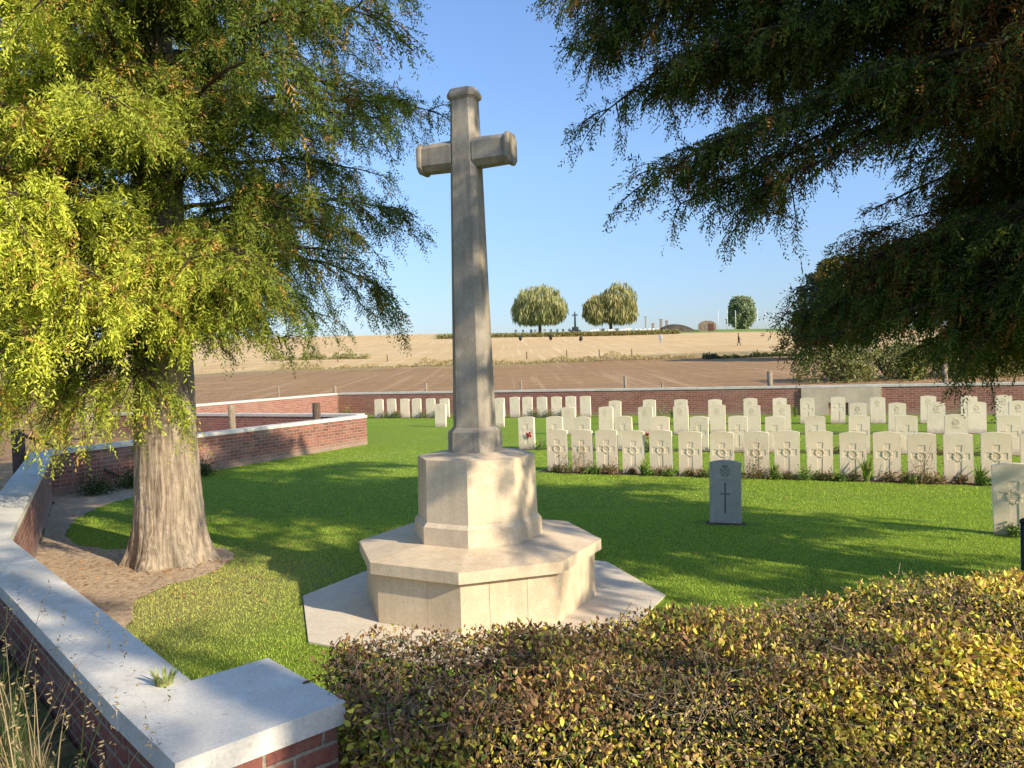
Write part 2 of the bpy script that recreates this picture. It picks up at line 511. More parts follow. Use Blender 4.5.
for y in ys:
    for x in xs:
        z = terr(x, y)
        if y > 50: z += 0.10 * math.sin(x * 0.11 + y * 0.05) * min((y - 50) / 40, 1)
        V.append((x, y, z))
nx = len(xs)
F = [(j * nx + i, j * nx + i + 1, (j + 1) * nx + i + 1, (j + 1) * nx + i) for j in range(len(ys) - 1) for i in range(nx - 1)]
me = bpy.data.meshes.new('terrain'); me.from_pydata(V, [], F)
me.polygons.foreach_set('use_smooth', [True] * len(F))
tag(link_mesh('ground', me, M_terr), 'ploughed and stubble fields rising to a low ridge', 'ground', kind='structure')

def sheet(name, pts, z, m, label, cat, sub=0):
    tri = tessellate_polygon([[Vector((p[0], p[1], 0)) for p in pts]])
    bm = bmesh.new()
    vs = [bm.verts.new((p[0], p[1], z)) for p in pts]
    for t in tri:
        a, b_, c = [pts[i] for i in t]
        ar = (b_[0] - a[0]) * (c[1] - a[1]) - (b_[1] - a[1]) * (c[0] - a[0])
        if abs(ar) < 1e-9: continue
        t = t if ar > 0 else t[::-1]
        try: bm.faces.new([vs[i] for i in t])
        except ValueError: pass
    me = bpy.data.meshes.new(name)
    bm.to_mesh(me); bm.free()
    o = link_mesh(name, me, m)
    return tag(o, label, cat, kind='structure')

LAWN = [(-1.1, 3.1), (-3.9, 6.0), (-7.8, 13.1), (-3.9, 20.7), (-5.4, 21.7), (-10.9, 24.9), (-7.7, 34.1), (22, 21.0), (22, 6), (9, 3.6), (3, 3.6), (0, 3.3)]
sheet('lawn', LAWN, 0.0, M_lawn, 'mown green lawn inside the cemetery walls', 'lawn')

def wobble(pts, step=0.18, amp=0.05):
    out = []
    n = len(pts)
    for i in range(n):
        a = Vector((*pts[i], 0)); b_ = Vector((*pts[(i + 1) % n], 0))
        k = max(1, int((b_ - a).length / step))
        for j in range(k):
            q = a.lerp(b_, j / k)
            out.append((q.x + random.uniform(-amp, amp), q.y + random.uniform(-amp, amp)))
    return out
DIRT = [(-3.0, 5.15), (-3.15, 6.2), (-3.45, 6.8), (-3.35, 7.35), (-3.1, 7.75), (-3.08, 8.3), (-3.25, 8.7), (-3.7, 9.05), (-4.3, 8.95), (-4.85, 8.95), (-5.4, 9.3), (-5.8, 9.9), (-6.3, 10.9), (-6.5, 12.2), (-6.35, 13.3), (-6.3, 14.4), (-6.8, 15.1), (-7.75, 13.4), (-7.9, 13.1), (-3.97, 5.9), (-3.25, 5.15)]
sheet('bare_soil', wobble(DIRT, 0.15, 0.045), 0.004, M_dirt, 'bare trodden soil around the left tree and along the wall', 'soil')

# ------------------------------------------------------------------ walls
def wall(name, a, b, th, h, label, side=1, ov=0.02, cap=0.075, capw=None, mat=None, cut=0.0):
    """a->b is the inner face line of the coping; thickness th to `side` (1 = left of a->b)."""
    a = Vector((*a, 0)); b = Vector((*b, 0))
    L = (b - a).length
    ang = math.atan2(b.y - a.y, b.x - a.x)
    root = empty(name, a, ang)
    tag(root, label, 'wall')
    y0, y1 = (0, th) if side > 0 else (-th, 0)
    bm = bmesh.new()
    box(bm, 0, L, y0 + ov, y1 - ov, -0.15, h - cap, 0)
    from_bm('brickwork', bm, mat or M_brick, root)
    bm = bmesh.new()
    nseg = max(1, int(round(L / 1.1)))
    for i in range(nseg):
        e0 = 0 if i == 0 else 0.002
        e1 = 0 if i == nseg - 1 else -0.002
        fs = box(bm, L * i / nseg + e0, L * (i + 1) / nseg + e1, y0, y1, h - cap + 0.001, h + random.uniform(-.001, .002))
    bevel_all(bm, 0.006, 2)
    from_bm('coping', bm, M_cope, root)
    return root, L

H1 = 0.79
# near wall with the square pier
wall('brick_wall', (-1.27, 3.00), (-3.95, 5.96), 0.30, H1, 'near low brick wall with white coping running from the square pier to the left', side=1)
root = empty('brick_pier', (-1.09, 2.83, 0), R(43.5))
tag(root, 'square brick pier with flat white coping slab beside the hedge', 'pier')
bm = bmesh.new(); box(bm, -0.285, 0.285, -0.285, 0.285, -0.15, H1 - 0.078); from_bm('brickwork', bm, M_brick, root)
bm = bmesh.new(); box(bm, -0.307, 0.307, -0.312, 0.312, H1 - 0.077, H1 + 0.007); bevel_all(bm, 0.007, 2); from_bm('coping', bm, M_cope, root)
wall('brick_wall', (-3.95, 5.96), (-7.85, 13.07), 0.32, H1, 'short brick wall with wide white coping running back from the near wall to the far corner', side=1)
wall('brick_wall', (-7.85, 13.07), (-3.91, 20.61), 0.32, H1 + 0.003, 'long brick wall behind the left tree ending free on the lawn', side=1)
wall('brick_wall', (-4.25, 20.9), (-13.9, 26.1), 0.34, 0.80, 'brick wall with white coping behind the two fence posts', side=-1, mat=M_brickfar)
wall('brick_wall', (-11.1, 24.9), (-7.75, 34.05), 0.34, 1.0, 'slanting brick wall joining the left corner of the back wall', side=1, mat=M_brickfar)
BA, BB = (-7.72, 34.05), (23.5, 20.1)
broot, BL = wall('brick_wall', BA, BB, 0.34, 1.0, 'long back brick wall with thin white coping in front of the ploughed field', side=1, mat=M_brickfar)
# stone panel in the back wall (local coords along wall)
def on_back(x_target):
    t = (x_target - BA[0]) / (BB[0] - BA[0])
    return t * BL
bm = bmesh.new()
s0, s1 = on_back(9.85), on_back(12.1)
box(bm, s0, s1, -0.045, 0.02, 0.42, 0.915)
box(bm, s0, s0 + 0.85, -0.045, 0.02, -0.1, 0.418)
box(bm, s1 - 1.0, s1, -0.045, 0.02, -0.1, 0.418)
bevel_all(bm, 0.006, 1)
from_bm('stone_panel', bm, M_panel, broot)

# ------------------------------------------------------------------ cross of sacrifice
ROT = R(-22.0)
OFF = R(22.5 - 6.0)
cross = empty('memorial_cross', (-0.335, 6.68, 0), ROT)
tag(cross, 'tall stone cross on an octagonal stepped stone plinth', 'cross')
def part(name, bm, m, parent=None, smooth=False):
    return from_bm(name, bm, m, parent or cross, smooth=smooth)
bm = bmesh.new()
poly_prism(bm, ngon(8, 1.60, OFF), -0.05, 0.012)
bevel_all(bm, 0.004, 1)
part('paving_slab', bm, M_slab)
# drum: recessed core and facing slabs with open joints
RD = 1.005
bm = bmesh.new(); poly_prism(bm, ngon(8, RD - 0.012, OFF), 0.0, 0.405); core = part('drum_core', bm, M_joint)
bm = bmesh.new()
ap = RD * math.cos(math.pi / 8); hs = RD * math.sin(math.pi / 8)
for k in range(8):
    Mk = Matrix.Rotation(k * math.pi / 4 + OFF - R(22.5), 4, 'Z')
    cuts = [-hs, -hs * 0.42, hs * 0.36, hs] if k % 2 else [-hs, hs * 0.22, hs]
    for c0, c1 in zip(cuts[:-1], cuts[1:]):
        g0 = 0.0 if c0 == -hs else 0.0015
        g1 = 0.0 if c1 == hs else 0.0015
        a0 = c0 + g0; a1 = c1 - g1
        i0 = a0 + (0.03 * math.tan(math.pi / 8) if c0 == -hs else 0)
        i1 = a1 - (0.03 * math.tan(math.pi / 8) if c1 == hs else 0)
        pts = [(ap, a0), (ap, a1), (ap - 0.03, i1), (ap - 0.03, i0)]
        pts = [(Mk @ Vector((p[0], p[1], 0)))[:2] for p in pts]
        poly_prism(bm, pts, 0.0125, 0.412)
part('drum_facing', bm, M_plinth)
# seat slab with weathered top
bm = bmesh.new()
poly_prism(bm, ngon(8, 1.065, OFF), 0.412, 0.502)
poly_prism(bm, ngon(8, 1.063, OFF), 0.5025, 0.556, ngon(8, 0.56, OFF))
bevel_all(bm, 0.006, 2, 15)
part('step_slab', bm, M_plinth)
bm = bmesh.new()
poly_prism(bm, ngon(8, 0.560, OFF), 0.557, 0.70)
poly_prism(bm, ngon(8, 0.557, OFF), 0.7005, 0.735, ngon(8, 0.527, OFF))
bevel_all(bm, 0.006, 2, 15)
part('pedestal_base', bm, M_plinth)
bm = bmesh.new()
poly_prism(bm, ngon(8, 0.525, OFF), 0.736, 1.25, ngon(8, 0.515, OFF))
poly_prism(bm, ngon(8, 0.514, OFF), 1.2505, 1.285, ngon(8, 0.27, OFF))
bevel_all(bm, 0.006, 2, 12)
part('pedestal', bm, M_plinth)
def chsq(h, c, d=0.90):
    g = h * d
    return [(h, -g + c), (h, g - c), (h - c, g), (-h + c, g), (-h, g - c), (-h, -g + c), (-h + c, -g), (h - c, -g)]
bm = bmesh.new()
poly_prism(bm, chsq(0.212, 0.085), 1.286, 1.455, chsq(0.208, 0.083))
poly_prism(bm, chsq(0.208, 0.083), 1.4552, 1.495, chsq(0.170, 0.062))
bevel_all(bm, 0.006, 2, 12)
part('shaft_base', bm, M_cross)
bm = bmesh.new()
poly_prism(bm, chsq(0.163, 0.058), 1.496, 3.708, chsq(0.1195, 0.036))
poly_prism(bm, chsq(0.119, 0.036), 3.7085, 3.972, chsq(0.116, 0.036))
poly_prism(bm, chsq(0.114, 0.036), 3.9725, 4.305, chsq(0.106, 0.034))
bevel_all(bm, 0.004, 2, 12)
part('shaft', bm, M_cross)
bm = bmesh.new()
prof = [(0.109, 4.295), (0.117, 4.305), (0.128, 4.315), (0.132, 4.335), (0.128, 4.355), (0.121, 4.365), (0.114, 4.385), (0.09, 4.395)]
for (r1, z1), (r2, z2) in zip(prof[:-1], prof[1:]):
    poly_prism(bm, chsq(r1, r1 * 0.33), z1, z2, chsq(r2, r2 * 0.33))
part('shaft_top', bm, M_cross)
# arms
for s in (-1, 1):
    bm = bmesh.new()
    hz, hy = 0.122, 0.1065
    def sec(k, hy_, hz_, c):
        return [(k, y, z + 3.84) for (y, z) in [(hy_, -hz_ + c), (hy_, hz_ - c), (hy_ - c, hz_), (-hy_ + c, hz_), (-hy_, hz_ - c), (-hy_, -hz_ + c), (-hy_ + c, -hz_), (hy_ - c, -hz_)]]
    secs = [sec(s * 0.10, hy, hz, 0.045), sec(s * 0.385, hy - 0.006, hz - 0.006, 0.045), sec(s * 0.392, hy + 0.005, hz + 0.005, 0.046), sec(s * 0.410, hy + 0.009, hz + 0.009, 0.048), sec(s * 0.428, hy + 0.006, hz + 0.006, 0.046), sec(s * 0.433, hy - 0.01, hz - 0.01, 0.042)]
    rings = [[bm.verts.new(p) for p in sc] for sc in secs]
    for a_, b_ in zip(rings[:-1], rings[1:]):
        for k in range(8): bm.faces.new((a_[k], a_[(k + 1) % 8], b_[(k + 1) % 8], b_[k]))
    bm.faces.new(rings[0]); bm.faces.new(rings[-1][::-1])
    part('arm', bm, M_cross)

# ------------------------------------------------------------------ headstones
def annulus(bm, cx, cz, r0_, r1_, y0, y1, n=24, a0=0, a1=2 * math.pi):
    closed = abs(a1 - a0 - 2 * math.pi) < 1e-6
    m_ = n if closed else n + 1
    v = []
    for i in range(m_):
        a = a0 + (a1 - a0) * i / n
        v.append([bm.verts.new((cx + r * math.cos(a), y, cz + r * math.sin(a))) for (r, y) in ((r0_, y0), (r0_, y1), (r1_, y1), (r1_, y0))])
    for i in range(n):
        p, q = v[i], v[(i + 1) % m_]
        for k in range(3): bm.faces.new((p[k], p[k + 1], q[k + 1], q[k]))

def headstone_mesh(name, motif, w=0.395, h=0.79, t=0.076, seed=0):
    bm = bmesh.new()
    rs = random.Random(seed)
    hw = w / 2
    out = [(-hw, -0.1), (hw, -0.1)]
    rise = 0.028
    for i in range(11):
        x = hw - w * i / 10
        out.append((x, h - rise * (x / hw) ** 2))
    yf = -t / 2
    holes = []
    zc = 0.43
    if motif in ('cross', 'cross_open'):
        a, tp, bt, ar, fl = 0.040, 0.60, 0.115, 0.150, 0.012
        holes.append([(-a, bt), (a, bt), (a, zc - a - .005), (ar, zc - a - fl), (ar, zc + a + fl), (a, zc + a + .005), (a + fl, tp), (-a - fl, tp), (-a, zc + a + .005), (-ar, zc + a + fl), (-ar, zc - a - fl), (-a, zc - a - .005)])
    if motif == 'thin':
        a = 0.011
        zc2 = 0.36
        holes.append([(-a, 0.12), (a, 0.12), (a, zc2 - a), (0.055, zc2 - a), (0.055, zc2 + a), (a, zc2 + a), (a, 0.50), (-a, 0.50), (-a, zc2 + a), (-0.055, zc2 + a), (-0.055, zc2 - a), (-a, zc2 - a)])
    loops = [out] + holes
    ev = []
    allv = []
    for lp in loops:
        vs = [bm.verts.new((x, yf, z)) for x, z in lp]
        allv.append(vs)
        for i in range(len(vs)): ev.append(bm.edges.new((vs[i], vs[(i + 1) % len(vs)])))
    bmesh.ops.triangle_fill(bm, edges=ev, use_beauty=True, use_dissolve=False)
    dep = 0.013 if motif == 'thin' else 0.0055
    for vs in allv[1:]:
        b2 = [bm.verts.new((v.co.x * 0.985, yf + dep, v.co.z)) for v in vs]
        n = len(vs)
        for i in range(n): bm.faces.new((vs[i], vs[(i + 1) % n], b2[(i + 1) % n], b2[i]))
        nf0 = len(bm.faces)
        e2 = [bm.edges.get((b2[i], b2[(i + 1) % n])) or bm.edges.new((b2[i], b2[(i + 1) % n])) for i in range(n)]
        rf = bmesh.ops.triangle_fill(bm, edges=e2, use_beauty=True, use_dissolve=False)
        if motif == 'thin':
            for g_ in rf['geom']:
                if isinstance(g_, bmesh.types.BMFace): g_.material_index = 1
    vs = allv[0]
    b2 = [bm.verts.new((v.co.x, t / 2, v.co.z)) for v in vs]
    n = len(vs)
    for i in range(n): bm.faces.new((vs[i], vs[(i + 1) % n], b2[(i + 1) % n], b2[i]))
    bm.faces.new(b2)
    bmesh.ops.recalc_face_normals(bm, faces=bm.faces[:])
    if motif == 'cross':
        annulus(bm, 0, zc, 0.052, 0.074, yf + 0.009, yf - 0.002, 20)
        for k in range(10):
            a = 2 * math.pi * k / 10
            x, z = 0.063 * math.cos(a), zc + 0.063 * math.sin(a)
            Mt = Matrix.Translation((x, yf - 0.001, z)) @ Matrix.Rotation(-a + 0.6, 4, 'Y')
            box(bm, -0.014, 0.014, -0.004, 0.004, -0.006, 0.006, 0, Mt)
        for k in range(3):
            box(bm, -0.03, 0.03, yf + 0.002, yf + 0.014, zc - 0.024 + k * 0.02, zc - 0.016 + k * 0.02)
    if motif in ('badge', 'thin'):
        cz = 0.635
        annulus(bm, 0, cz, 0.052, 0.062, yf + 0.004, yf - 0.005, 24)
        annulus(bm, 0, cz, 0.018, 0.030, yf + 0.004, yf - 0.005, 12)
        for k in range(5):
            a = math.pi / 2 + 2 * math.pi * k / 5
            Mt = Matrix.Translation((0.041 * math.cos(a), yf - 0.002, cz + 0.041 * math.sin(a))) @ Matrix.Rotation(-a, 4, 'Y')
            box(bm, -0.012, 0.012, -0.003, 0.003, -0.004, 0.004, 0, Mt)
        box(bm, -0.03, 0.03, yf - 0.005, yf + 0.004, cz + 0.064, cz + 0.078)
        x = -0.07
        while x < 0.07:                      # worn lettering, only strokes survive
            ww = rs.choice([0.006, 0.006, 0.012])
            box(bm, x, x + 0.004, yf - 0.003, yf + 0.004, 0.522, 0.548)
            x += 0.008 + ww
    if motif == 'thin':
        for f in bm.faces:
            if f.calc_center_median().y < yf - 0.0005: f.material_index = 1
    me = bpy.data.meshes.new(name)
    bm.to_mesh(me); bm.free()
    return me

ME_cross = headstone_mesh('headstone_cross', 'cross')
ME_open = headstone_mesh('headstone_cross_open', 'cross_open')
ME_badge = headstone_mesh('headstone_badge', 'badge', seed=3)
ME_grey = headstone_mesh('headstone_grey', 'thin', w=0.375, h=0.77, seed=5)
for m_ in (ME_cross, ME_open, ME_badge): m_.materials.append(M_head)
ME_grey.materials.append(M_grey)
M_recess = stone_mat('grey_carving', (0.25, 0.25, 0.22), (0.20, 0.20, 0.18), (0.29, 0.29, 0.26), 0.2, 1.5, 0.1)  # dark tone painted into carving and badge in place of relief shading
ME_grey.materials.append(M_recess)
FACE = R(-22)
def stone(me, x, y, label, group=None, sink=0.0, rz=None):
    o = bpy.data.objects.new('headstone', me)
    COL.objects.link(o)
    o.location = (x, y, -sink)
    o.rotation_euler = (R(random.uniform(-1.6, 1.2)), R(random.uniform(-1.1, 1.1)), (rz if rz is not None else FACE) + R(random.uniform(-1.5, 1.5)))
    tag(o, label, 'headstone', group)
    return o
ORD = ['first', 'second', 'third', 'fourth', 'fifth', 'sixth', 'seventh', 'eighth', 'ninth', 'tenth', 'eleventh', 'twelfth', 'thirteenth', 'fourteenth', 'fifteenth', 'sixteenth']
rows = {
 'front row': ([(0.82, 14.38), (1.27, 14.19), (1.7, 14.0), (2.15, 13.81), (2.61, 13.61), (3.08, 13.4), (3.57, 13.19), (4.1, 12.96), (4.54, 12.77), (5.01, 12.58), (5.47, 12.37), (5.92, 12.18), (6.37, 11.99), (6.83, 11.79), (7.28, 11.59), (7.76, 11.39)], 'cross'),
 'second row': ([(0.32, 18.29), (0.97, 18.03), (1.59, 17.79), (2.51, 17.42), (3.27, 17.12), (4.06, 16.8), (4.82, 16.5), (5.52, 16.22), (6.27, 15.92), (7.03, 15.62), (7.83, 15.3), (8.63, 14.98), (9.46, 14.65), (10.2, 14.35)], 'open'),
 'third row': ([(1.56, 21.64), (2.58, 21.34), (3.64, 21.02), (4.54, 20.75), (5.46, 20.47), (6.31, 20.22), (7.03, 20.0), (8.75, 19.49), (9.61, 19.23), (10.45, 18.98), (11.31, 18.72), (12.15, 18.47)], 'badge'),
 'fourth row': ([(3.28, 24.72), (4.33, 24.35), (5.26, 24.03), (6.23, 23.69), (7.22, 23.35), (8.02, 23.07), (8.75, 22.81), (9.54, 22.54), (10.55, 22.19), (11.76, 21.76), (12.72, 21.43), (13.53, 21.15)], 'badge'),
 'far row along the back wall': ([(-5.5, 31.65), (-4.94, 31.44), (-4.38, 31.22), (-3.87, 31.02), (-3.28, 30.79), (-2.7, 30.57), (-0.49, 29.71), (0.09, 29.49), (0.56, 29.3), (1.11, 29.09), (1.65, 28.88), (2.17, 28.68), (2.7, 28.47)], 'badge'),
}
for rn, (pts, mot) in rows.items():
    for i, (x, y) in enumerate(pts):
        me = {'cross': ME_cross, 'open': ME_open, 'badge': ME_badge}[mot]
        if rn == 'second row' and i == 11: me = ME_badge
        if rn == 'fourth row' and i in (6, 7): me = ME_open
        what = {'cross': 'pale wreath carved headstone', 'open': 'pale cross carved headstone', 'badge': 'pale badge headstone'}[mot]
        if rn == 'second row' and i == 11: what = 'pale round badge headstone'
        if rn == 'fourth row' and i in (6, 7): what = 'pale broad cross headstone'
        stone(me, x, y, f'{what}, {ORD[i]} from the left in the {rn}', f'headstones in the {rn}', sink=random.uniform(0.0, 0.03))
stone(ME_grey, 2.57, 9.40, 'grey shaded headstone with round badge and thin cross standing alone on the lawn', rz=R(-20))
stone(ME_cross, 5.41, 8.30, 'large near headstone with cross and wreath at the right edge of the lawn', sink=0.0, rz=R(-24))
stone(ME_badge, -2.43, 25.8, 'pale headstone alone on the far lawn just left of the tall cross shaft')
stone(ME_badge, -0.47, 25.1, 'pale headstone alone on the far lawn just right of the tall cross shaft')

# soil strips under rows
def strip(p, q, w0, w1, label, z=0.004):
    p = Vector((*p, 0)); q = Vector((*q, 0)); d = (q - p).normalized(); n = Vector((d.y, -d.x, 0))
    pts = [(p + n * w0), (q + n * w0), (q - n * w1), (p - n * w1)]
    sheet('soil_bed', wobble([(v.x, v.y) for v in pts], 0.2, 0.03), z, M_bed, label, 'soil')
strip((0.5, 14.52), (8.3, 11.16), 0.26, 0.12, 'narrow planting bed under the front row of headstones')
strip((0.0, 18.42), (10.6, 14.19), 0.16, 0.12, 'narrow planting bed under the second row of headstones')
strip((1.2, 21.75), (12.6, 18.33), 0.16, 0.12, 'narrow planting bed under the third row of headstones')
strip((2.9, 24.85), (14.0, 20.97), 0.16, 0.12, 'narrow planting bed under the fourth row of headstones')
strip((-6.0, 31.85), (3.2, 28.28), 0.25, 0.15, 'narrow planting bed under the far row of headstones')
for (x, y, l) in ((2.57, 9.38, 'small soil patch around the grey lone headstone'), (5.55, 8.4, 'small soil patch around the near right headstone')):
    strip((x - 0.21, y + 0.08), (x + 0.21, y - 0.08), 0.12, 0.06, l)

# ------------------------------------------------------------------ foliage tools
def leaflets(P, A, Sd, L, W, colr, fold=0.15):
    """diamond leaflets"""
    tip = P + A * L[:, None]
    mid = P + A * (L * 0.45)[:, None]
    nrm_ = np.cross(A, Sd)
    mid = mid + nrm_ * (L * fold)[:, None] * 0.3
    l_ = mid + Sd * (W * 0.5)[:, None]
    r_ = mid - Sd * (W * 0.5)[:, None]
    return np.stack([P, l_, tip, r_], axis=1)

def rand_unit(n):
    return nrm(rng.normal(size=(n, 3)))

def sprays(P, A, L, m, lf, wf, base_col, droop=0.25, spread=0.9):
    """feathery sprays: P(n,3) origins, A(n,3) axes, L(n,) lengths, m leaflets each"""
    n = len(P)
    t = (np.arange(m) + 0.6) / m
    sd = nrm(np.cross(A, rand_unit(n)))
    pos = P[:, None, :] + A[:, None, :] * (t[None, :, None] * L[:, None, None])
    pos[:, :, 2] -= (t[None, :] ** 2) * L[:, None] * droop
    sgn = np.where(np.arange(m) % 2 == 0, 1.0, -1.0)
    dirs = A[:, None, :] * 0.75 + sd[:, None, :] * (sgn[None, :, None] * spread) + rng.normal(size=(n, m, 3)) * 0.25
    dirs[:, :, 2] -= 0.22
    dirs = nrm(dirs)
    side = nrm(np.cross(dirs, rng.normal(size=(n, m, 3))))
    ll = lf * rng.uniform(0.6, 1.25, (n, m)) * (1.1 - 0.5 * t[None, :])
    ww = wf * rng.uniform(0.7, 1.3, (n, m))
    cc = np.repeat(base_col[:, None, :], m, axis=1) * rng.uniform(0.75, 1.25, (n, m, 1))
    f = lambda a: a.reshape(-1, a.shape[-1])
    V = leaflets(f(pos), f(dirs), f(side), ll.reshape(-1), ww.reshape(-1), None)
    return V, f(cc)

def limb_curve(p0, p1, sag=0.3, rise=0.3, n=8, wig=0.06):
    p0 = np.array(p0, float); p1 = np.array(p1, float)
    t = np.linspace(0, 1, n)
    pts = p0[None] * (1 - t)[:, None] + p1[None] * t[:, None]
    L = np.linalg.norm(p1 - p0)
    pts[:, 2] += rise * 4 * t * (1 - t) * L * 0.25
    w_ = np.cumsum(rng.normal(size=(n, 3)) * wig, axis=0)
    w_ -= w_[0]; w_ = w_ - t[:, None] * w_[-1]
    return pts + w_

def sample_curve(pts, t):
    n = len(pts) - 1
    f = np.clip(t * n, 0, n - 1e-6)
    i = f.astype(int)
    a = f - i
    p = pts[i] * (1 - a)[:, None] + pts[i + 1] * a[:, None]
    d = nrm(pts[i + 1] - pts[i])
    return p, d

def build_tree(root, limbs, colfn, dens=9.0, spl=(0.13, 0.22), m=10, lf=0.05, wf=0.010, bl=(0.45, 1.0), r_limb=0.05, start=0.2, droop=0.5, sp_per_m=26, twig_every=1, shape=None, extra_up=0.0, leafmat=None, holes=0):
    Vs, Cs = [], []
    for li, limb in enumerate(limbs):
        pts, r0_ = limb[0], limb[1]
        seglen = np.linalg.norm(np.diff(pts, axis=0), axis=1).sum()
        nb = max(4, int(seglen * dens))
        bm = bmesh.new()
        tube(bm, [tuple(p) for p in pts], [r0_ * (1 - 0.85 * i / (len(pts) - 1)) for i in range(len(pts))], 6)
        t = start + (1 - start) * rng.random(nb) ** 0.85
        t[-2:] = 1.0
        P0, D0 = sample_curve(pts, t)
        horiz = nrm(np.cross(D0, np.tile([0, 0, 1.0], (nb, 1))))
        sg = rng.choice([-1.0, 1.0], nb)
        bd = D0 * rng.uniform(0.3, 0.9, (nb, 1)) + horiz * (sg * rng.uniform(0.3, 1.0, nb))[:, None] + rng.normal(size=(nb, 3)) * 0.25
        bd[:, 2] += rng.uniform(-0.3, 0.35, nb) + extra_up
        bd = nrm(bd)
        blen = rng.uniform(bl[0], bl[1], nb) * (1.15 - 0.55 * t)
        if holes:
            mid = P0 + bd * blen[:, None] * 0.5
            hv = np.sin(mid[:, 0] * 3.3 + 1.2) * np.sin(mid[:, 1] * 2.9 + 0.5) + np.sin(mid[:, 2] * 4.3 + mid[:, 0] * 1.3)
            blen = np.where(hv < -holes, blen * 0.25, blen)
        for k in range(nb):
            ns = max(3, int(blen[k] * sp_per_m))
            s = rng.random(ns) ** 0.8
            p = P0[k][None] + bd[k][None] * (s * blen[k])[:, None]
            p[:, 2] -= droop * (s ** 2) * blen[k]
            tan = np.tile(bd[k], (ns, 1)); tan[:, 2] -= 2 * droop * s
            ax = nrm(tan * 0.6 + rng.normal(size=(ns, 3)) * 0.42 + np.array([0, 0, -0.28]))
            L = rng.uniform(spl[0], spl[1], ns)
            p = p + rng.normal(size=(ns, 3)) * 0.03
            c = colfn(p, s, t[k], li)
            V_, C_ = sprays(p, ax, L, m, lf, wf, c)
            Vs.append(V_); Cs.append(C_)
            if k % twig_every == 0:
                q = []
                for s_ in (0, 0.33, 0.66, 1.0):
                    v = P0[k] + bd[k] * s_ * blen[k]; v = v.copy(); v[2] -= droop * s_ * s_ * blen[k]
                    q.append(tuple(v))
                tube(bm, q, [0.009, 0.007, 0.005, 0.002], 3, cap=False)
        from_bm('branch', bm, M_twig, root)
    V_ = np.concatenate(Vs); C_ = np.concatenate(Cs)
    me = quads_mesh('crown', V_, np.clip(C_, 0.002, 0.9))
    o = link_mesh('crown', me, leafmat or M_leaf, root)
    print('crown quads', len(V_))
    return o

def trunk_mesh(root, h, prof, lobes=7, seed=1, mat=None, nseg=144, lean=(0, 0)):
    """prof: list of (z, r)."""
    rs = random.Random(seed)
    zs = np.concatenate([np.linspace(-0.1, 1.0, 26), np.linspace(1.1, h, 40)])
    pz = [p[0] for p in prof]; pr = [p[1] for p in prof]
    ph = [rs.uniform(0, 6.28) for _ in range(12)]
    bm = bmesh.new()
    rings = []
    for z in zs:
        r = float(np.interp(z, pz, pr))
        fl = max(0.0, 1 - z / 0.6) ** 2
        ring = []
        for k in range(nseg):
            a = 2 * math.pi * k / nseg
            f = 1 + fl * 0.16 * math.sin(lobes * a + ph[0] + 0.8 * math.sin(2 * a + ph[1])) + 0.03 * math.sin(3 * a + ph[2] + z)
            f += 0.030 * abs(math.sin(9 * a + ph[3] + 0.9 * math.sin(z * 1.7 + ph[4]))) + 0.026 * abs(math.sin(16 * a + ph[5] + 1.6 * math.sin(z * 2.3) + 0.8 * math.sin(z * 5.1 + a * 2)))
            f += rs.uniform(-0.010, 0.010)
            ring.append(bm.verts.new((r * f * math.cos(a) + lean[0] * z, r * f * math.sin(a) + lean[1] * z, z)))
        rings.append(ring)
    for a_, b_ in zip(rings[:-1], rings[1:]):
        for k in range(nseg):
            bm.faces.new((a_[k], a_[(k + 1) % nseg], b_[(k + 1) % nseg], b_[k])).smooth = True
    bm.faces.new(rings[-1])
    return from_bm('trunk', bm, mat or M_bark, root)

# ---- left tree
LT = np.array([-3.77, 8.35, 0.0])
lt = empty('cypress_tree', tuple(LT))
tag(lt, 'large feathery yellow green tree with thick ridged trunk on the left', 'tree')
trunk_mesh(lt, 13.0, [(-0.1, 0.48), (0, 0.44), (0.15, 0.39), (0.4, 0.352), (0.8, 0.322), (1.5, 0.298), (2.5, 0.28), (5, 0.22), (9, 0.12), (13, 0.03)], seed=4)
limbs = []
def add_limb(ang, z0, L, dz, r=0.05):
    a = R(ang)
    p0 = (math.cos(a) * 0.15, math.sin(a) * 0.15, z0)
    p1 = (math.cos(a) * L, math.sin(a) * L, z0 + dz)
    limbs.append((limb_curve(p0, p1, rise=0.35, n=9, wig=0.05), r))
# low skirt
for (ang, z0, L, dz) in [(-150, 2.65, 2.1, -0.25), (-120, 2.55, 2.3, -0.45), (-95, 2.75, 2.1, -0.35), (-70, 2.9, 1.9, -0.25), (-175, 2.75, 2.4, -0.2), (-45, 3.2, 2.1, -0.2), (-15, 3.3, 2.2, -0.1),
                         (15, 3.2, 2.3, -0.2), (60, 3.0, 2.3, -0.2), (100, 3.0, 2.4, -0.2), (140, 3.0, 2.4, -0.2), (165, 2.85, 2.4, -0.1), (-135, 2.9, 2.6, -0.2), (-105, 3.1, 2.5, -0.25), (-100, 2.35, 1.2, -0.45), (-75, 2.4, 1.1, -0.4), (-125, 2.3, 1.4, -0.5), (-60, 2.6, 1.5, -0.3), (-160, 2.3, 1.6, -0.4)]:
    add_limb(ang, z0, L, dz, 0.035)
    add_limb(ang + 12, z0 + 0.25, L * 0.95, dz * 0.5, 0.03)
za = 3.2
ang = 0.0
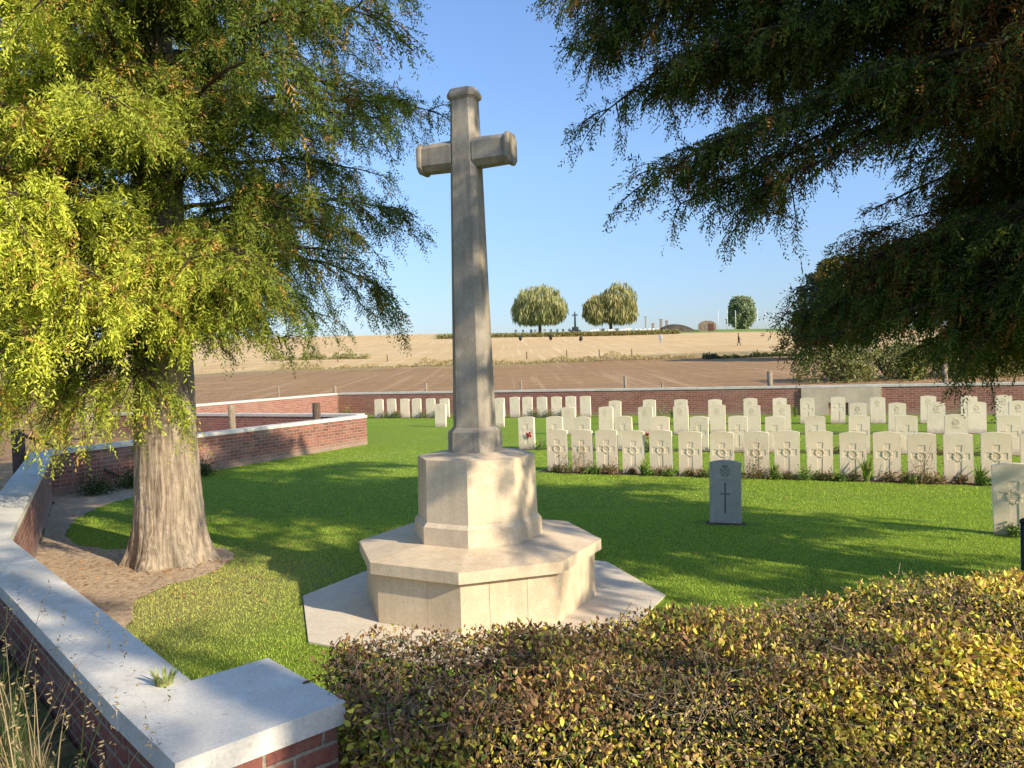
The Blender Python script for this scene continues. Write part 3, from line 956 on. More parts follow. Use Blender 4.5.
while za < 12.6:
    ang += 137.5
    L = np.interp(za, [3, 4.5, 7, 10, 12.6], [2.75, 2.9, 2.6, 1.6, 0.6]) * rng.uniform(0.85, 1.12)
    add_limb(ang + rng.uniform(-15, 15), za, L, 0.12 * L + rng.uniform(-0.3, 0.2), 0.034 * np.interp(za, [3, 12], [1, 0.5]))
    za += np.interp(za, [3, 6, 12], [0.050, 0.11, 0.25])
def col_left(p, s, t, li):
    n = len(p)
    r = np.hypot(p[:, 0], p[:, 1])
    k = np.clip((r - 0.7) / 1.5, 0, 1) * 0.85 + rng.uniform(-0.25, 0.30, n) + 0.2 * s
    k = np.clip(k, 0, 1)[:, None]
    # right hand side painted darker green to stand in for shade
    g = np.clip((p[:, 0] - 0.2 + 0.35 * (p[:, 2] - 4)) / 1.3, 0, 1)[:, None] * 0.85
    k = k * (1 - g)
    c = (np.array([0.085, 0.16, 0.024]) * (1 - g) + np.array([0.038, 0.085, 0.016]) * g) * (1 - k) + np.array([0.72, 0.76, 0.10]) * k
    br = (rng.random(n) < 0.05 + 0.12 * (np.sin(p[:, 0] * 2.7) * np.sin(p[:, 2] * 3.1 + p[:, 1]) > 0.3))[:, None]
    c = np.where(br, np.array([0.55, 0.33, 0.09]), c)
    return c
za = 2.5
while za < 7.0:      # short leafy shoots close to the trunk
    ang += 137.5
    add_limb(ang if rng.random() < 0.35 else rng.uniform(-150, -30), za, rng.uniform(0.7, 1.7), rng.uniform(-0.35, 0.15), 0.014)
    za += 0.055
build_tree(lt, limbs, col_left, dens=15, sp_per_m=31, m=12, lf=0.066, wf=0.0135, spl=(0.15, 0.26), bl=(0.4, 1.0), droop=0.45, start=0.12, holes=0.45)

# ---- right tree (trunk just outside the frame, long boughs reach in)
RT = np.array([7.5, 3.95, 0.0])
rt = empty('cypress_tree', tuple(RT))
tag(rt, 'dark spreading tree whose long drooping boughs fill the upper right', 'tree')
trunk_mesh(rt, 14.0, [(-0.1, 0.62), (0, 0.56), (0.2, 0.48), (0.8, 0.40), (2.5, 0.34), (6, 0.26), (14, 0.04)], seed=9)
limbs = []
def world_limb(tipx, tipy, tipz, z0, r=0.06, rise=0.3, off=RT, via=None):
    p1 = np.array([tipx - off[0], tipy - off[1], tipz])
    d = p1[:2] / np.linalg.norm(p1[:2])
    p0 = np.array([d[0] * 0.15, d[1] * 0.15, z0])
    c = limb_curve(p0, p1, rise=rise, n=12, wig=0.05)
    limbs.append((c, r))
VIS = [(3.75, 7.9, 3.5, 3.7), (4.15, 7.6, 3.95, 4.0), (4.5, 7.5, 3.5, 3.6), (4.9, 7.8, 3.95, 4.0), (4.6, 8.1, 3.75, 3.8), (0.75, 7.0, 4.9, 4.9), (0.95, 7.0, 4.3, 4.5), (1.25, 6.9, 3.6, 4.2), (1.6, 7.1, 3.45, 4.1), (0.7, 7.2, 5.5, 5.4), (3.0, 7.5, 2.2, 2.6), (3.05, 7.8, 2.7, 2.9), (2.9, 7.6, 2.45, 2.7), (4.0, 7.8, 2.0, 2.5), (3.9, 7.2, 2.1, 2.5), (4.9, 7.6, 2.1, 2.5), (5.4, 7.9, 2.4, 2.6), (1.15, 7.0, 5.3, 5.0), (1.35, 7.2, 4.55, 4.6), (1.9, 7.0, 3.9, 4.3), (2.3, 7.4, 4.9, 5.0), (1.5, 6.3, 5.7, 5.4), (2.6, 6.7, 4.75, 4.8),
       (2.9, 7.6, 4.75, 4.8), (3.4, 7.0, 4.7, 4.8), (2.0, 7.9, 5.6, 5.6), (3.1, 6.4, 5.3, 5.2), (3.9, 7.6, 5.2, 5.0), (4.2, 6.8, 4.9, 4.9),
       (3.3, 7.3, 2.75, 3.0), (3.9, 7.6, 3.0, 3.2), (3.45, 7.9, 2.3, 2.6), (4.0, 7.0, 2.5, 2.8), (4.7, 7.4, 3.2, 3.3), (4.9, 7.8, 2.6, 2.8), (3.6, 8.2, 2.6, 2.9), (4.6, 6.6, 2.9, 3.1), (4.6, 8.3, 3.0, 3.1), (5.3, 8.0, 3.3, 3.3), (5.2, 7.0, 4.9, 4.8), (4.6, 8.0, 4.6, 4.7)]
for (x, y, z, z0) in VIS:
    world_limb(x, y, z, z0, r=0.045)
    for q in range(3 if z > 3.4 and x < 3.2 else 2):
        world_limb(x + rng.uniform(0.0, 0.9), y + rng.uniform(-0.5, 0.7), z + rng.uniform(-0.12, 0.35), z0 + rng.uniform(-0.2, 0.2), r=0.03)
nvis = len(limbs)
def col_right(p, s, t, li):
    n = len(p)
    k = np.clip(rng.uniform(-0.3, 0.9, n) * 0.7 + 0.2 * s, 0, 1)[:, None]
    c = np.array([0.055, 0.10, 0.018]) * (1 - k) + np.array([0.21, 0.23, 0.045]) * k
    q = np.sin(p[:, 0] * 1.9 + 2.0) * np.sin(p[:, 2] * 2.3 + 0.7) * np.cos(p[:, 1] * 1.7)
    br = (rng.random(n) < np.clip(0.10 + 0.65 * q, 0.03, 0.6))[:, None]
    c = np.where(br, np.array([0.30, 0.14, 0.04]) * rng.uniform(0.7, 1.3, (n, 1)), c)
    return c
build_tree(rt, limbs, col_right, dens=11.5, sp_per_m=30, m=11, lf=0.062, wf=0.0135, bl=(0.3, 0.8), droop=0.45, start=0.38, holes=0.7)
# the body of the crown, out of frame
limbs = []
za = 2.9; ang = 0
while za < 13.5:
    ang += 137.5
    L = np.interp(za, [2.9, 4.0, 4.6, 6.2, 6.8, 10.0, 11.5, 13.5], [2.0, 2.2, 3.1, 3.1, 3.35, 3.25, 2.2, 0.5]) * rng.uniform(0.85, 1.1)
    add_limb(ang, za, L, 0.1 * L, 0.05)
    za += 0.15
build_tree(rt, limbs, col_right, dens=7.0, sp_per_m=19, m=8, lf=0.12, wf=0.038, bl=(0.5, 1.1), droop=0.4, twig_every=3)

# ---- third tree behind the camera (casts the shade on the near wall)
T3 = np.array([7.5, -3.85, 0.0])
t3 = empty('cypress_tree', tuple(T3))
tag(t3, 'tree standing outside the picture behind the hedge on the right', 'tree')
trunk_mesh(t3, 10.0, [(-0.1, 0.5), (0, 0.45), (0.5, 0.33), (3, 0.26), (10, 0.04)], seed=12)
limbs = []
za = 3.3; ang = 40
while za < 9.6:
    ang += 137.5
    L = np.interp(za, [3, 5, 8, 10], [1.5, 1.75, 1.4, 0.5]) * rng.uniform(0.8, 1.15)
    add_limb(ang, za, L, 0.1 * L, 0.04)
    za += 0.25
build_tree(t3, limbs, col_right, dens=6.5, sp_per_m=16, m=8, lf=0.10, wf=0.03, bl=(0.4, 0.8), droop=0.4, twig_every=3)

# ------------------------------------------------------------------ beech hedge
hx0 = np.array([-0.82, 3.27]); hx1 = np.array([6.5, 4.85])
def hedge():
    root = empty('beech_hedge', (hx0[0], hx0[1], 0), math.atan2(hx1[1] - hx0[1], hx1[0] - hx0[0]))
    tag(root, 'clipped autumn beech hedge with yellow and brown leaves in the foreground', 'hedge')
    L = float(np.linalg.norm(hx1 - hx0)); D = 0.82; Ht = 0.85
    def surf(n):
        """points near the skin of the hedge box; y from -D to 0"""
        u = rng.random(n)
        x = rng.random(n) * L
        y = np.zeros(n); z = np.zeros(n); nor = np.zeros((n, 3))
        top = u < 0.42; fr = (u >= 0.42) & (u < 0.90); bk = u >= 0.90
        y[top] = -rng.random(top.sum()) * D; z[top] = Ht; nor[top] = (0, 0, 1)
        y[fr] = -D; z[fr] = rng.random(fr.sum()) * Ht; nor[fr] = (0, -1, 0)
        y[bk] = 0; z[bk] = rng.random(bk.sum()) * Ht; nor[bk] = (0, 1, 0)
        wob = 0.022 * np.sin(x * 2.3 + 1) + 0.018 * np.sin(x * 5.1 + y * 4) + 0.012 * np.sin(x * 9.7 + z * 7)
        dep = -np.abs(rng.normal(size=n)) * 0.055 + wob + 0.015
        # rounded left end
        e = (rng.random(n) < 0.06)
        x[e] = 0.0 - wob[e]; nor[e] = (-1, 0, 0); y[e] = -rng.random(e.sum()) * D; z[e] = rng.random(e.sum()) * Ht
        x = x + (-y) * 0.28 * (1 - x / L)
        z = z * (0.985 + 0.015 * np.clip(x / 2.5, 0, 1))
        P = np.stack([x, y, z], 1) + nor * dep[:, None]
        return P, nor
    n = 135000
    P, nor = surf(n)
    clump = np.sin(P[:, 0] * 3.1 + 0.6) * np.sin(P[:, 1] * 5 + P[:, 2] * 6.0 + 1.0) + 0.6 * np.sin(P[:, 0] * 7.7 + P[:, 2] * 9) + 0.25 * np.sin(P[:, 0] * 17)
    # holes: thin out
    keep = rng.random(n) < np.clip(0.85 + 0.28 * clump, 0.5, 1.0)
    P, nor, clump = P[keep], nor[keep], clump[keep]; n = len(P)
    A = nrm(nor * 0.5 + rng.normal(size=(n, 3)) * 0.8)
    Sd = nrm(np.cross(A, nrm(nor + rng.normal(size=(n, 3)) * 0.7)))
    big = np.clip(0.55 + 0.35 * clump + rng.normal(size=n) * 0.22, 0.25, 1.15)
    Lf = 0.012 + 0.019 * big
    Wf = Lf * rng.uniform(0.25, 0.72, n)
    # six-sided leaf: base, 2 left, tip, 2 right with a fold along the midrib
    nn = nrm(np.cross(A, Sd))
    curl = (rng.uniform(0.05, 0.35, n) * Wf)[:, None] * nn
    tipc = (rng.uniform(-0.3, 0.3, n) * Lf)[:, None] * nn
    b0 = P; tip = P + A * Lf[:, None] + tipc
    l1 = P + A * (Lf * 0.33)[:, None] + Sd * (Wf * 0.48)[:, None] + curl
    l2 = P + A * (Lf * 0.70)[:, None] + Sd * (Wf * 0.38)[:, None] + curl + tipc * 0.4
    r1 = P + A * (Lf * 0.33)[:, None] - Sd * (Wf * 0.48)[:, None] + curl
    r2 = P + A * (Lf * 0.70)[:, None] - Sd * (Wf * 0.38)[:, None] + curl + tipc * 0.4
    half1 = np.stack([b0, l1, l2, tip], 1); half2 = np.stack([tip, r2, r1, b0], 1)
    pal = np.array([[0.66, 0.55, 0.09], [0.56, 0.36, 0.11], [0.24, 0.13, 0.06], [0.33, 0.37, 0.055], [0.11, 0.16, 0.035], [0.48, 0.36, 0.17]])
    right = np.clip(P[:, 0] / 3.5, 0, 1)
    wy = 0.30 + 0.42 * right + 0.30 * np.clip(clump, 0, 1)
    ch = np.zeros(n, int)
    r = rng.random(n)
    ch = np.where(r < wy * 0.55, 0, np.where(r < wy * 0.55 + 0.16, 1, np.where(r < wy * 0.55 + 0.16 + 0.30 * (1.2 - right), 2, np.where(r < wy * 0.55 + 0.16 + 0.30 * (1.2 - right) + 0.10, 3, np.where(r < wy * 0.55 + 0.26 + 0.30 * (1.2 - right) + 0.08, 4, 5)))))
    C = pal[ch] * rng.uniform(0.6, 1.25, (n, 1)) * (1.05 + 0.55 * right)[:, None]  # brightness drops towards the left end, painting its shade into the leaves
    topk = (P[:, 2] > Ht - 0.06)[:, None] & (rng.random(n) < 0.5 * (1.15 - right))[:, None]
    C = np.where(topk, np.array([0.30, 0.165, 0.08]) * rng.uniform(0.6, 1.4, (n, 1)), C)
    me = quads_mesh('foliage', np.concatenate([half1, half2]), np.concatenate([C, C]))
    link_mesh('foliage', me, M_hleaf, root)
    # twigs
    bm = bmesh.new()
    P, nor = surf(11000)
    for i in range(len(P)):
        d = nor[i] * 0.4 + rng.normal(size=3) * 0.7; d /= np.linalg.norm(d)
        l = random.uniform(0.06, 0.20)
        k = rng.normal(size=3) * 0.025
        p = P[i] - nor[i] * 0.035
        tube(bm, [tuple(p - d * l * 0.5), tuple(p + k), tuple(p + d * l * 0.5)], [0.0024, 0.002, 0.0012], 3, cap=False)
    # stems and inner wood
    for i in range(60):
        x = 0.45 + (i + 0.5) / 60 * (L - 0.5) + random.uniform(-0.04, 0.04); y = -D / 2 + random.uniform(-0.2, 0.2)
        pts = [(x, y, -0.05)]
        for z in (0.2, 0.4, 0.6, 0.78): pts.append((x + random.uniform(-0.1, 0.1), y + random.uniform(-0.12, 0.12), z))
        tube(bm, pts, [0.018, 0.014, 0.010, 0.007, 0.003], 5, cap=False)
        for j in range(14):
            q = random.choice(pts[1:])
            e = (max(0.32, q[0] + random.uniform(-0.3, 0.3)), q[1] + random.uniform(-0.38, 0.38), min(0.82, q[2] + random.uniform(0.0, 0.3)))
            tube(bm, [q, ((q[0] + e[0]) / 2, (q[1] + e[1]) / 2 + 0.02, (q[2] + e[2]) / 2 - 0.02), e], [0.006, 0.005, 0.002], 3, cap=False)
    from_bm('twigs', bm, M_htwig, root)
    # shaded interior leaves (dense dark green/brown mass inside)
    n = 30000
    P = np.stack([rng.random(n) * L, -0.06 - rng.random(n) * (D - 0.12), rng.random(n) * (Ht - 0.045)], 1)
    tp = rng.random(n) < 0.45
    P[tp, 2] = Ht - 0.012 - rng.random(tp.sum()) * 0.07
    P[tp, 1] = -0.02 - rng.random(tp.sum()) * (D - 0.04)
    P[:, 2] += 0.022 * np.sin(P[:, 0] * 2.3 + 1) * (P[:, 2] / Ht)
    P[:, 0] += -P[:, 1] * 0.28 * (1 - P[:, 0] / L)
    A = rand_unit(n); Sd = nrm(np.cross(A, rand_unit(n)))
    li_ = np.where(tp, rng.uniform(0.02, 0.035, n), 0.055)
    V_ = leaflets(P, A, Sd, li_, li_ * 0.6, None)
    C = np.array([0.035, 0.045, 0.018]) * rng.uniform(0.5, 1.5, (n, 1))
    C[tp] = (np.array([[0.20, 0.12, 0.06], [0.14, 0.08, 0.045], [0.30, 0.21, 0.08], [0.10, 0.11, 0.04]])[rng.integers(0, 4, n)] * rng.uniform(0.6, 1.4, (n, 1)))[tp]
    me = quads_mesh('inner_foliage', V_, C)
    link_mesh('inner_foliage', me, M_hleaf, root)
M_htwig = bark_mat('hedge_twig', (0.46, 0.37, 0.25), (0.24, 0.18, 0.12), (0.36, 0.29, 0.19), 3.0)
hedge()

# ------------------------------------------------------------------ lawn blades
def inpoly(P, poly):
    x, y = P[:, 0], P[:, 1]
    ins = np.zeros(len(P), bool)
    n = len(poly)
    for i in range(n):
        x0, y0 = poly[i]; x1, y1 = poly[(i + 1) % n]
        if y0 == y1: continue
        c = ((y0 > y) != (y1 > y)) & (x < (x1 - x0) * (y - y0) / (y1 - y0) + x0)
        ins ^= c
    return ins
def blades(n, x0, x1, y0, y1, ln, wd):
    P = np.stack([rng.uniform(x0, x1, n), rng.uniform(y0, y1, n), np.zeros(n)], 1)
    k = inpoly(P, LAWN) & ~(inpoly(P, DIRT) & (rng.random(n) > 0.02))
    k &= rng.random(n) < np.clip((21.0 - P[:, 1]) / 8.0, 0, 1)
    k &= np.abs(P[:, 0]) < P[:, 1] * 0.72 + 0.6
    c, s = math.cos(-ROT + R(6)), math.sin(-ROT + R(6))
    qx = (P[:, 0] + 0.345) * c - (P[:, 1] - 6.68) * s; qy = (P[:, 0] + 0.345) * s + (P[:, 1] - 6.68) * c
    r8 = np.maximum.reduce([np.abs(qx), np.abs(qy), np.abs(qx + qy) / 1.4142, np.abs(qx - qy) / 1.4142])
    k &= r8 > 1.60 * math.cos(math.pi / 8) + 0.005
    # keep blades out of the beds
    def seg(ax, ay, bx, by, w):
        t = np.clip(((P[:, 0] - ax) * (bx - ax) + (P[:, 1] - ay) * (by - ay)) / ((bx - ax) ** 2 + (by - ay) ** 2), 0, 1)
        return np.hypot(P[:, 0] - ax - t * (bx - ax), P[:, 1] - ay - t * (by - ay)) > w
    k &= seg(0.5, 14.46, 8.3, 11.1, 0.2)
    k &= seg(2.3, 9.45, 2.84, 9.25, 0.12) & seg(5.28, 8.47, 5.82, 8.27, 0.12)
    P = P[k]; n = len(P)
    A = rng.normal(size=(n, 3)) * 0.45; A[:, 2] = 1; A = nrm(A)
    Sd = nrm(np.cross(A, rand_unit(n)))
    L = ln * rng.uniform(0.5, 1.4, n); W = wd * rng.uniform(0.7, 1.3, n)
    tri = np.stack([P - Sd * (W / 2)[:, None], P + Sd * (W / 2)[:, None], P + A * L[:, None]], 1)
    pat = 0.5 + 0.5 * np.sin(P[:, 0] * 1.3 + 1.1 * np.sin(P[:, 1] * 0.9)) * np.sin(P[:, 1] * 1.1 + 0.7)
    d = np.hypot(P[:, 0] + 3.2, P[:, 1] - 7.0)
    yel = np.clip(1.15 - d / 2.2, 0, 1) * 0.5 + rng.uniform(0, 0.22, n) + pat * 0.12
    yel = np.clip(yel, 0, 1)[:, None]
    C = np.array([0.35, 0.53, 0.055]) * (1 - yel) + np.array([0.78, 0.70, 0.22]) * yel
    C = C * rng.uniform(0.7, 1.3, (n, 1))
    return tri, C
t1, c1 = blades(420000, -7, 7, 3.2, 10.5, 0.019, 0.0048)
t2, c2 = blades(260000, -9, 12, 10.5, 21.0, 0.020, 0.008)
me = quads_mesh('lawn_blades', np.concatenate([t1, t2]), np.concatenate([c1, c2]))
tag(link_mesh('grass', me, M_blade), 'short mown grass blades of the cemetery lawn', 'grass', kind='stuff')
# shed leaves and needle litter
n = 1500
a = rng.uniform(0, 6.283, n); r_ = 0.45 + np.abs(rng.normal(size=n)) * 1.5
P = np.stack([-3.77 + np.cos(a) * r_, 8.35 + np.sin(a) * r_, np.full(n, 0.017)], 1)
P2 = np.stack([rng.uniform(-5, 8, 700), rng.uniform(4.5, 14, 700), np.full(700, 0.022)], 1)
P = np.concatenate([P, P2]); P = P[inpoly(P, LAWN)]; n = len(P)
P = P[np.hypot(P[:, 0] + 0.335, P[:, 1] - 6.68) > 1.65]; n = len(P)
A = rng.normal(size=(n, 3)); A[:, 2] *= 0.25; A = nrm(A); Sd = np.cross(A, np.array([0, 0, 1.0]) + rng.normal(size=(n, 3)) * 0.3); Sd = nrm(Sd)
L = rng.uniform(0.02, 0.05, n)
me = quads_mesh('litter', leaflets(P, A, Sd, L, L * 0.45, None), np.array([0.36, 0.19, 0.07]) * rng.uniform(0.5, 1.6, (n, 1)))
tag(link_mesh('fallen_leaves', me, M_hleaf), 'scattered brown shed leaves around the left tree and on the lawn', 'leaves', kind='stuff')
print('blades', len(t1) + len(t2))

# ------------------------------------------------------------------ plants in the beds
def plant(kind, x, y, s, label, seed, cat='plant', group=None, z=0.0):
    rs = np.random.default_rng(seed)
    root_name = {'strap': 'lily_plant', 'perennial': 'withered_perennial', 'green': 'leafy_plant', 'flower': 'flowering_plant', 'tuft': 'grass_tuft', 'shrub': 'low_shrub'}[kind]
    if kind in ('strap', 'tuft'):
        n = 34 if kind == 'strap' else 60
        Q, C = [], []
        for i in range(n):
            a = rs.uniform(0, 6.283); out = rs.uniform(0.25, 1.0); h = s * rs.uniform(0.6, 1.1)
            w_ = (0.016 if kind == 'strap' else 0.005) * rs.uniform(0.7, 1.3)
            d = np.array([math.cos(a), math.sin(a), 0]); sd = np.array([-math.sin(a), math.cos(a), 0])
            prev = None
            for j in range(5):
                t = j / 4
                p = d * (0.03 + out * 0.55 * h * t ** 1.5) + np.array([0, 0, h * (t - 0.45 * out * t * t)])
                ww = w_ * (1 - t ** 2 * 0.95)
                cur = (p - sd * ww, p + sd * ww)
                if prev is not None:
                    Q.append([prev[0], prev[1], cur[1], cur[0]])
                    base = (np.array([0.16, 0.24, 0.05]) if kind == 'strap' else np.array([0.30, 0.36, 0.12])) if rs.random() > 0.15 else np.array([0.34, 0.28, 0.11])
                    C.append(base * rs.uniform(0.6, 1.3))
                prev = cur
        V_ = np.array(Q); C_ = np.array(C)
    else:
        n = {'perennial': 300, 'green': 420, 'flower': 600, 'shrub': 1600}[kind]
        P = rs.normal(size=(n, 3)) * np.array([0.36, 0.30, 0.30]) * s
        P[:, 2] = np.abs(P[:, 2]) * 1.1 + 0.02
        A = nrm(rs.normal(size=(n, 3)) + np.array([0, 0, 0.5])); Sd = nrm(np.cross(A, rs.normal(size=(n, 3))))
        L = rs.uniform(0.02, 0.05, n); W = L * 0.5
        V_ = leaflets(P, A, Sd, L, W, None)
        col = {'perennial': [0.25, 0.15, 0.09], 'green': [0.15, 0.24, 0.05], 'flower': [0.12, 0.17, 0.05], 'shrub': [0.05, 0.09, 0.02]}[kind]
        C_ = np.array(col) * rs.uniform(0.4, 1.6, (n, 1))
        if kind == 'perennial':
            g = rs.random(n) < rs.uniform(0.1, 0.7)
            C_[g] = np.array([0.16, 0.21, 0.06])
    st = bmesh.new()
    if kind in ('perennial', 'flower', 'green'):
        for i in range(9):
            a = rs.uniform(0, 6.283); h = s * rs.uniform(0.6, 1.35)
            tube(st, [(0, 0, 0), (0.10 * s * math.cos(a), 0.10 * s * math.sin(a), h * 0.5), (0.32 * s * math.cos(a), 0.32 * s * math.sin(a), h)], [0.005, 0.004, 0.002], 4, cap=False)
    root = empty(root_name, (x, y, z), rs.uniform(0, 6.28))
    tag(root, label, cat, group)
    link_mesh('foliage', quads_mesh('foliage', V_, C_), M_hleaf, root)
    if len(st.verts): from_bm('stems', st, M_htwig, root)
    else: st.free()
    return root

def blooms(root, colr, n, s, rad=0.028, seed=0):
    rs = np.random.default_rng(seed)
    m = BLOOM[colr]
    for i in range(n):
        bm = bmesh.new()
        c = Vector((rs.normal() * 0.25 * s, rs.normal() * 0.2 * s, s * rs.uniform(0.45, 0.95)))
        for k in range(7):
            a = 2 * math.pi * k / 7
            d = Vector((math.cos(a), math.sin(a), 0.35)); sd = Vector((-math.sin(a), math.cos(a), 0))
            vs = [bm.verts.new(c), bm.verts.new(c + d * rad * 0.7 + sd * rad * 0.35), bm.verts.new(c + d * rad * 1.2), bm.verts.new(c + d * rad * 0.7 - sd * rad * 0.35)]
            bm.faces.new(vs)
        bmesh.ops.create_icosphere(bm, subdivisions=1, radius=rad * 0.45, matrix=Matrix.Translation(c))
        from_bm('flower', bm, m, root)
BLOOM = {'red': M_red, 'yellow': plain_mat('yellow_petal', (0.75, 0.55, 0.03)), 'pink': plain_mat('pink_petal', (0.55, 0.16, 0.22)), 'orange': plain_mat('orange_petal', (0.65, 0.22, 0.06))}

fr = np.array(rows['front row'][0])
kinds = ['perennial', 'green', 'perennial', 'strap', 'green', 'perennial', 'perennial', 'strap', 'green', 'perennial', 'strap', 'perennial', 'perennial', 'strap', 'perennial', 'perennial']
lab = {'perennial': 'brown faded perennial', 'green': 'low green leafy plant', 'strap': 'strap leaved plant'}
for i, k in enumerate(kinds):
    j = min(i, len(fr) - 2)
    mx_, my_ = (fr[j] + fr[j + 1]) / 2 if i < len(fr) - 1 else fr[-1] + np.array([0.2, -0.1])
    x, y = mx_ - 0.09 + random.uniform(-.08, .08), my_ - 0.17
    plant(k, x, y, {'perennial': 0.20, 'green': 0.20, 'strap': 0.38}[k] * random.uniform(0.7, 1.35), f'{lab[k]}, right of the {ORD[j]} front row headstone' if i < len(fr) - 1 else f'{lab[k]} at the right end of the front row bed', 100 + i)
for i, (x, y) in enumerate(fr[:-1]):
    plant('perennial', x - 0.05, y - 0.14, 0.13 * random.uniform(0.6, 1.3), f'tiny brown plant directly below the {ORD[i]} front row headstone from the left', 200 + i)
    x2, y2 = (fr[i] + fr[i + 1]) / 2
    if i % 2: plant('green', x2 - 0.02, y2 - 0.24, 0.13, f'tiny green tuft on the bed edge near the {ORD[i]} front row headstone', 260 + i)
# tall bare rose by stones 2 and 7 and 12
for i in (1, 7, 12):
    r_ = plant('perennial', fr[i][0] - 0.12, fr[i][1] - 0.2, 0.50, f'taller straggly rose at the {ORD[i]} headstone from the left, front row', 300 + i)
sr = np.array(rows['second row'][0])
for i in (0, 2, 3, 5, 6, 8, 10, 11):
    plant('perennial' if i % 3 else 'green', (sr[i][0] + sr[i + 1][0]) / 2, (sr[i][1] + sr[i + 1][1]) / 2 - 0.12, 0.24, f'small plant in the second row bed, right of its {ORD[i]} headstone from the left', 330 + i)
r_ = plant('flower', 2.98, 17.0, 0.30, 'green plant with bright red flowers in the second row bed', 350); blooms(r_, 'red', 5, 0.42, 0.05, 4)
far = np.array(rows['far row along the back wall'][0])
for i, (cn, kk) in enumerate([('pink', 0), ('orange', 1), ('red', 1), ('pink', 3), ('yellow', 4), ('pink', 8), ('pink', 9), ('orange', 10)]):
    x, y = far[kk]
    r_ = plant('flower', x + 0.27 - 0.1 * (i == 1), y - 0.25, 0.36, f'{cn} flowering plant in the far bed, right of its {ORD[kk]} headstone from the left' if i != 1 else 'orange flowers directly below the second headstone of the far row', 360 + i)
    blooms(r_, cn, 5, 0.36, 0.04, i)
r_ = plant('flower', -7.15, 33.1, 0.55, 'yellow flowering shrub in the far left corner of the back wall', 380); blooms(r_, 'yellow', 12, 0.5, 0.05, 9)
for i, (x, y, s, l) in enumerate([(5.2, 26.9, 0.65, 'round green bush against the back wall left of centre'), (9.1, 25.9, 0.7, 'tall leafy bush left of the pale stone panel'), (13.6, 23.3, 0.6, 'green bush against the back wall right of the stone panel'),
                                  (15.7, 22.6, 0.6, 'green bush against the back wall near the right edge')]):
    plant('green', x, y, s, l, 390 + i)
    plant('strap', x + 0.35, y - 0.2, 0.5, 'strap leaved plant beside the ' + l.replace(' against the back wall', ''), 400 + i)
for i, (x, y) in enumerate([(-6.95, 13.9), (-6.6, 14.5), (-6.2, 15.2), (-7.2, 13.2)]):
    plant('shrub', x, y, 0.42, ['dark ivy clump at the left wall foot, second from the corner', 'dark ivy clump at the left wall foot, third from the corner', 'dark ivy clump at the left wall foot, farthest from the corner', 'dark ivy clump in the inner corner of the left walls'][i], 420 + i)
plant('green', 5.75, 8.18, 0.17, 'small green plant in front of the near right headstone', 430)
plant('green', 5.38, 8.25, 0.13, 'tiny plant at the left foot of the near right headstone', 431)
plant('tuft', -1.42, 3.03, 0.09, 'small tuft of green grass growing in the joint of the near coping', 440, 'grass', z=H1)
# poppy on second-row stone
root = empty('paper_poppy', (0.36 , 18.22, 0.34), FACE)
tag(root, 'small red poppy fixed to the leftmost headstone of the second row', 'poppy')
for k in range(4):
    bm = bmesh.new(); a = k * math.pi / 2
    Mt = Matrix.Rotation(a, 4, 'Y')
    pts = [(0, 0), (0.045, 0.02), (0.06, 0.05), (0.03, 0.075), (-0.005, 0.06)]
    bm.faces.new([bm.verts.new(Mt @ Vector((px, -0.004 * (k % 2) - 0.004, pz))) for px, pz in pts])
    from_bm('petal', bm, M_red, root)
bm = bmesh.new(); bmesh.ops.create_icosphere(bm, subdivisions=2, radius=0.016, matrix=Matrix.Translation((0, -0.012, 0))); from_bm('centre', bm, M_black, root)
# fallen leaf on the pier
bm = bmesh.new()
pts = [(0, 0), (.012, .010), (.026, .012), (.038, .004), (.046, 0), (.036, -.008), (.022, -.012), (.010, -.008)]
vs = [bm.verts.new((p[0], p[1], 0.002 + 0.25 * abs(p[1]) + 0.1 * p[0])) for p in pts]
bm.faces.new(vs)
tag(from_bm('fallen_leaf', bm, plain_mat('dead_leaf', (0.16, 0.07, 0.03)), loc=(-0.86, 2.98, H1 + 0.004), rz=0.5), 'small brown dead leaf lying on the pier coping', 'leaf')

# ------------------------------------------------------------------ tall dry grass, bottom left
bm = bmesh.new()
c_ = [(-0.2, 1.6), (-1.30, 2.60), (-3.9, 5.42), (-6.4, 9.9), (-7.4, 9.5), (-5.2, 4.0), (-2.4, 0.6)]
vs_ = [bm.verts.new((x, y, 0.42)) for x, y in c_]
out_ = [bm.verts.new((x, y, -0.05)) for x, y in [(0.3, 1.2), (-1.27, 2.59), (-3.88, 5.41), (-6.3, 10.3), (-8.2, 9.6), (-6.2, 3.4), (-2.4, -0.6)]]
bm.faces.new(vs_)
for i in range(7): bm.faces.new((vs_[i], vs_[(i + 1) % 7], out_[(i + 1) % 7], out_[i]))
tag(from_bm('grass_bank', bm, soil_mat('bank', (0.13, 0.13, 0.05), (0.20, 0.17, 0.08), (0.05, 0.06, 0.02))), 'rough grassy bank outside the near wall', 'ground', kind='structure')
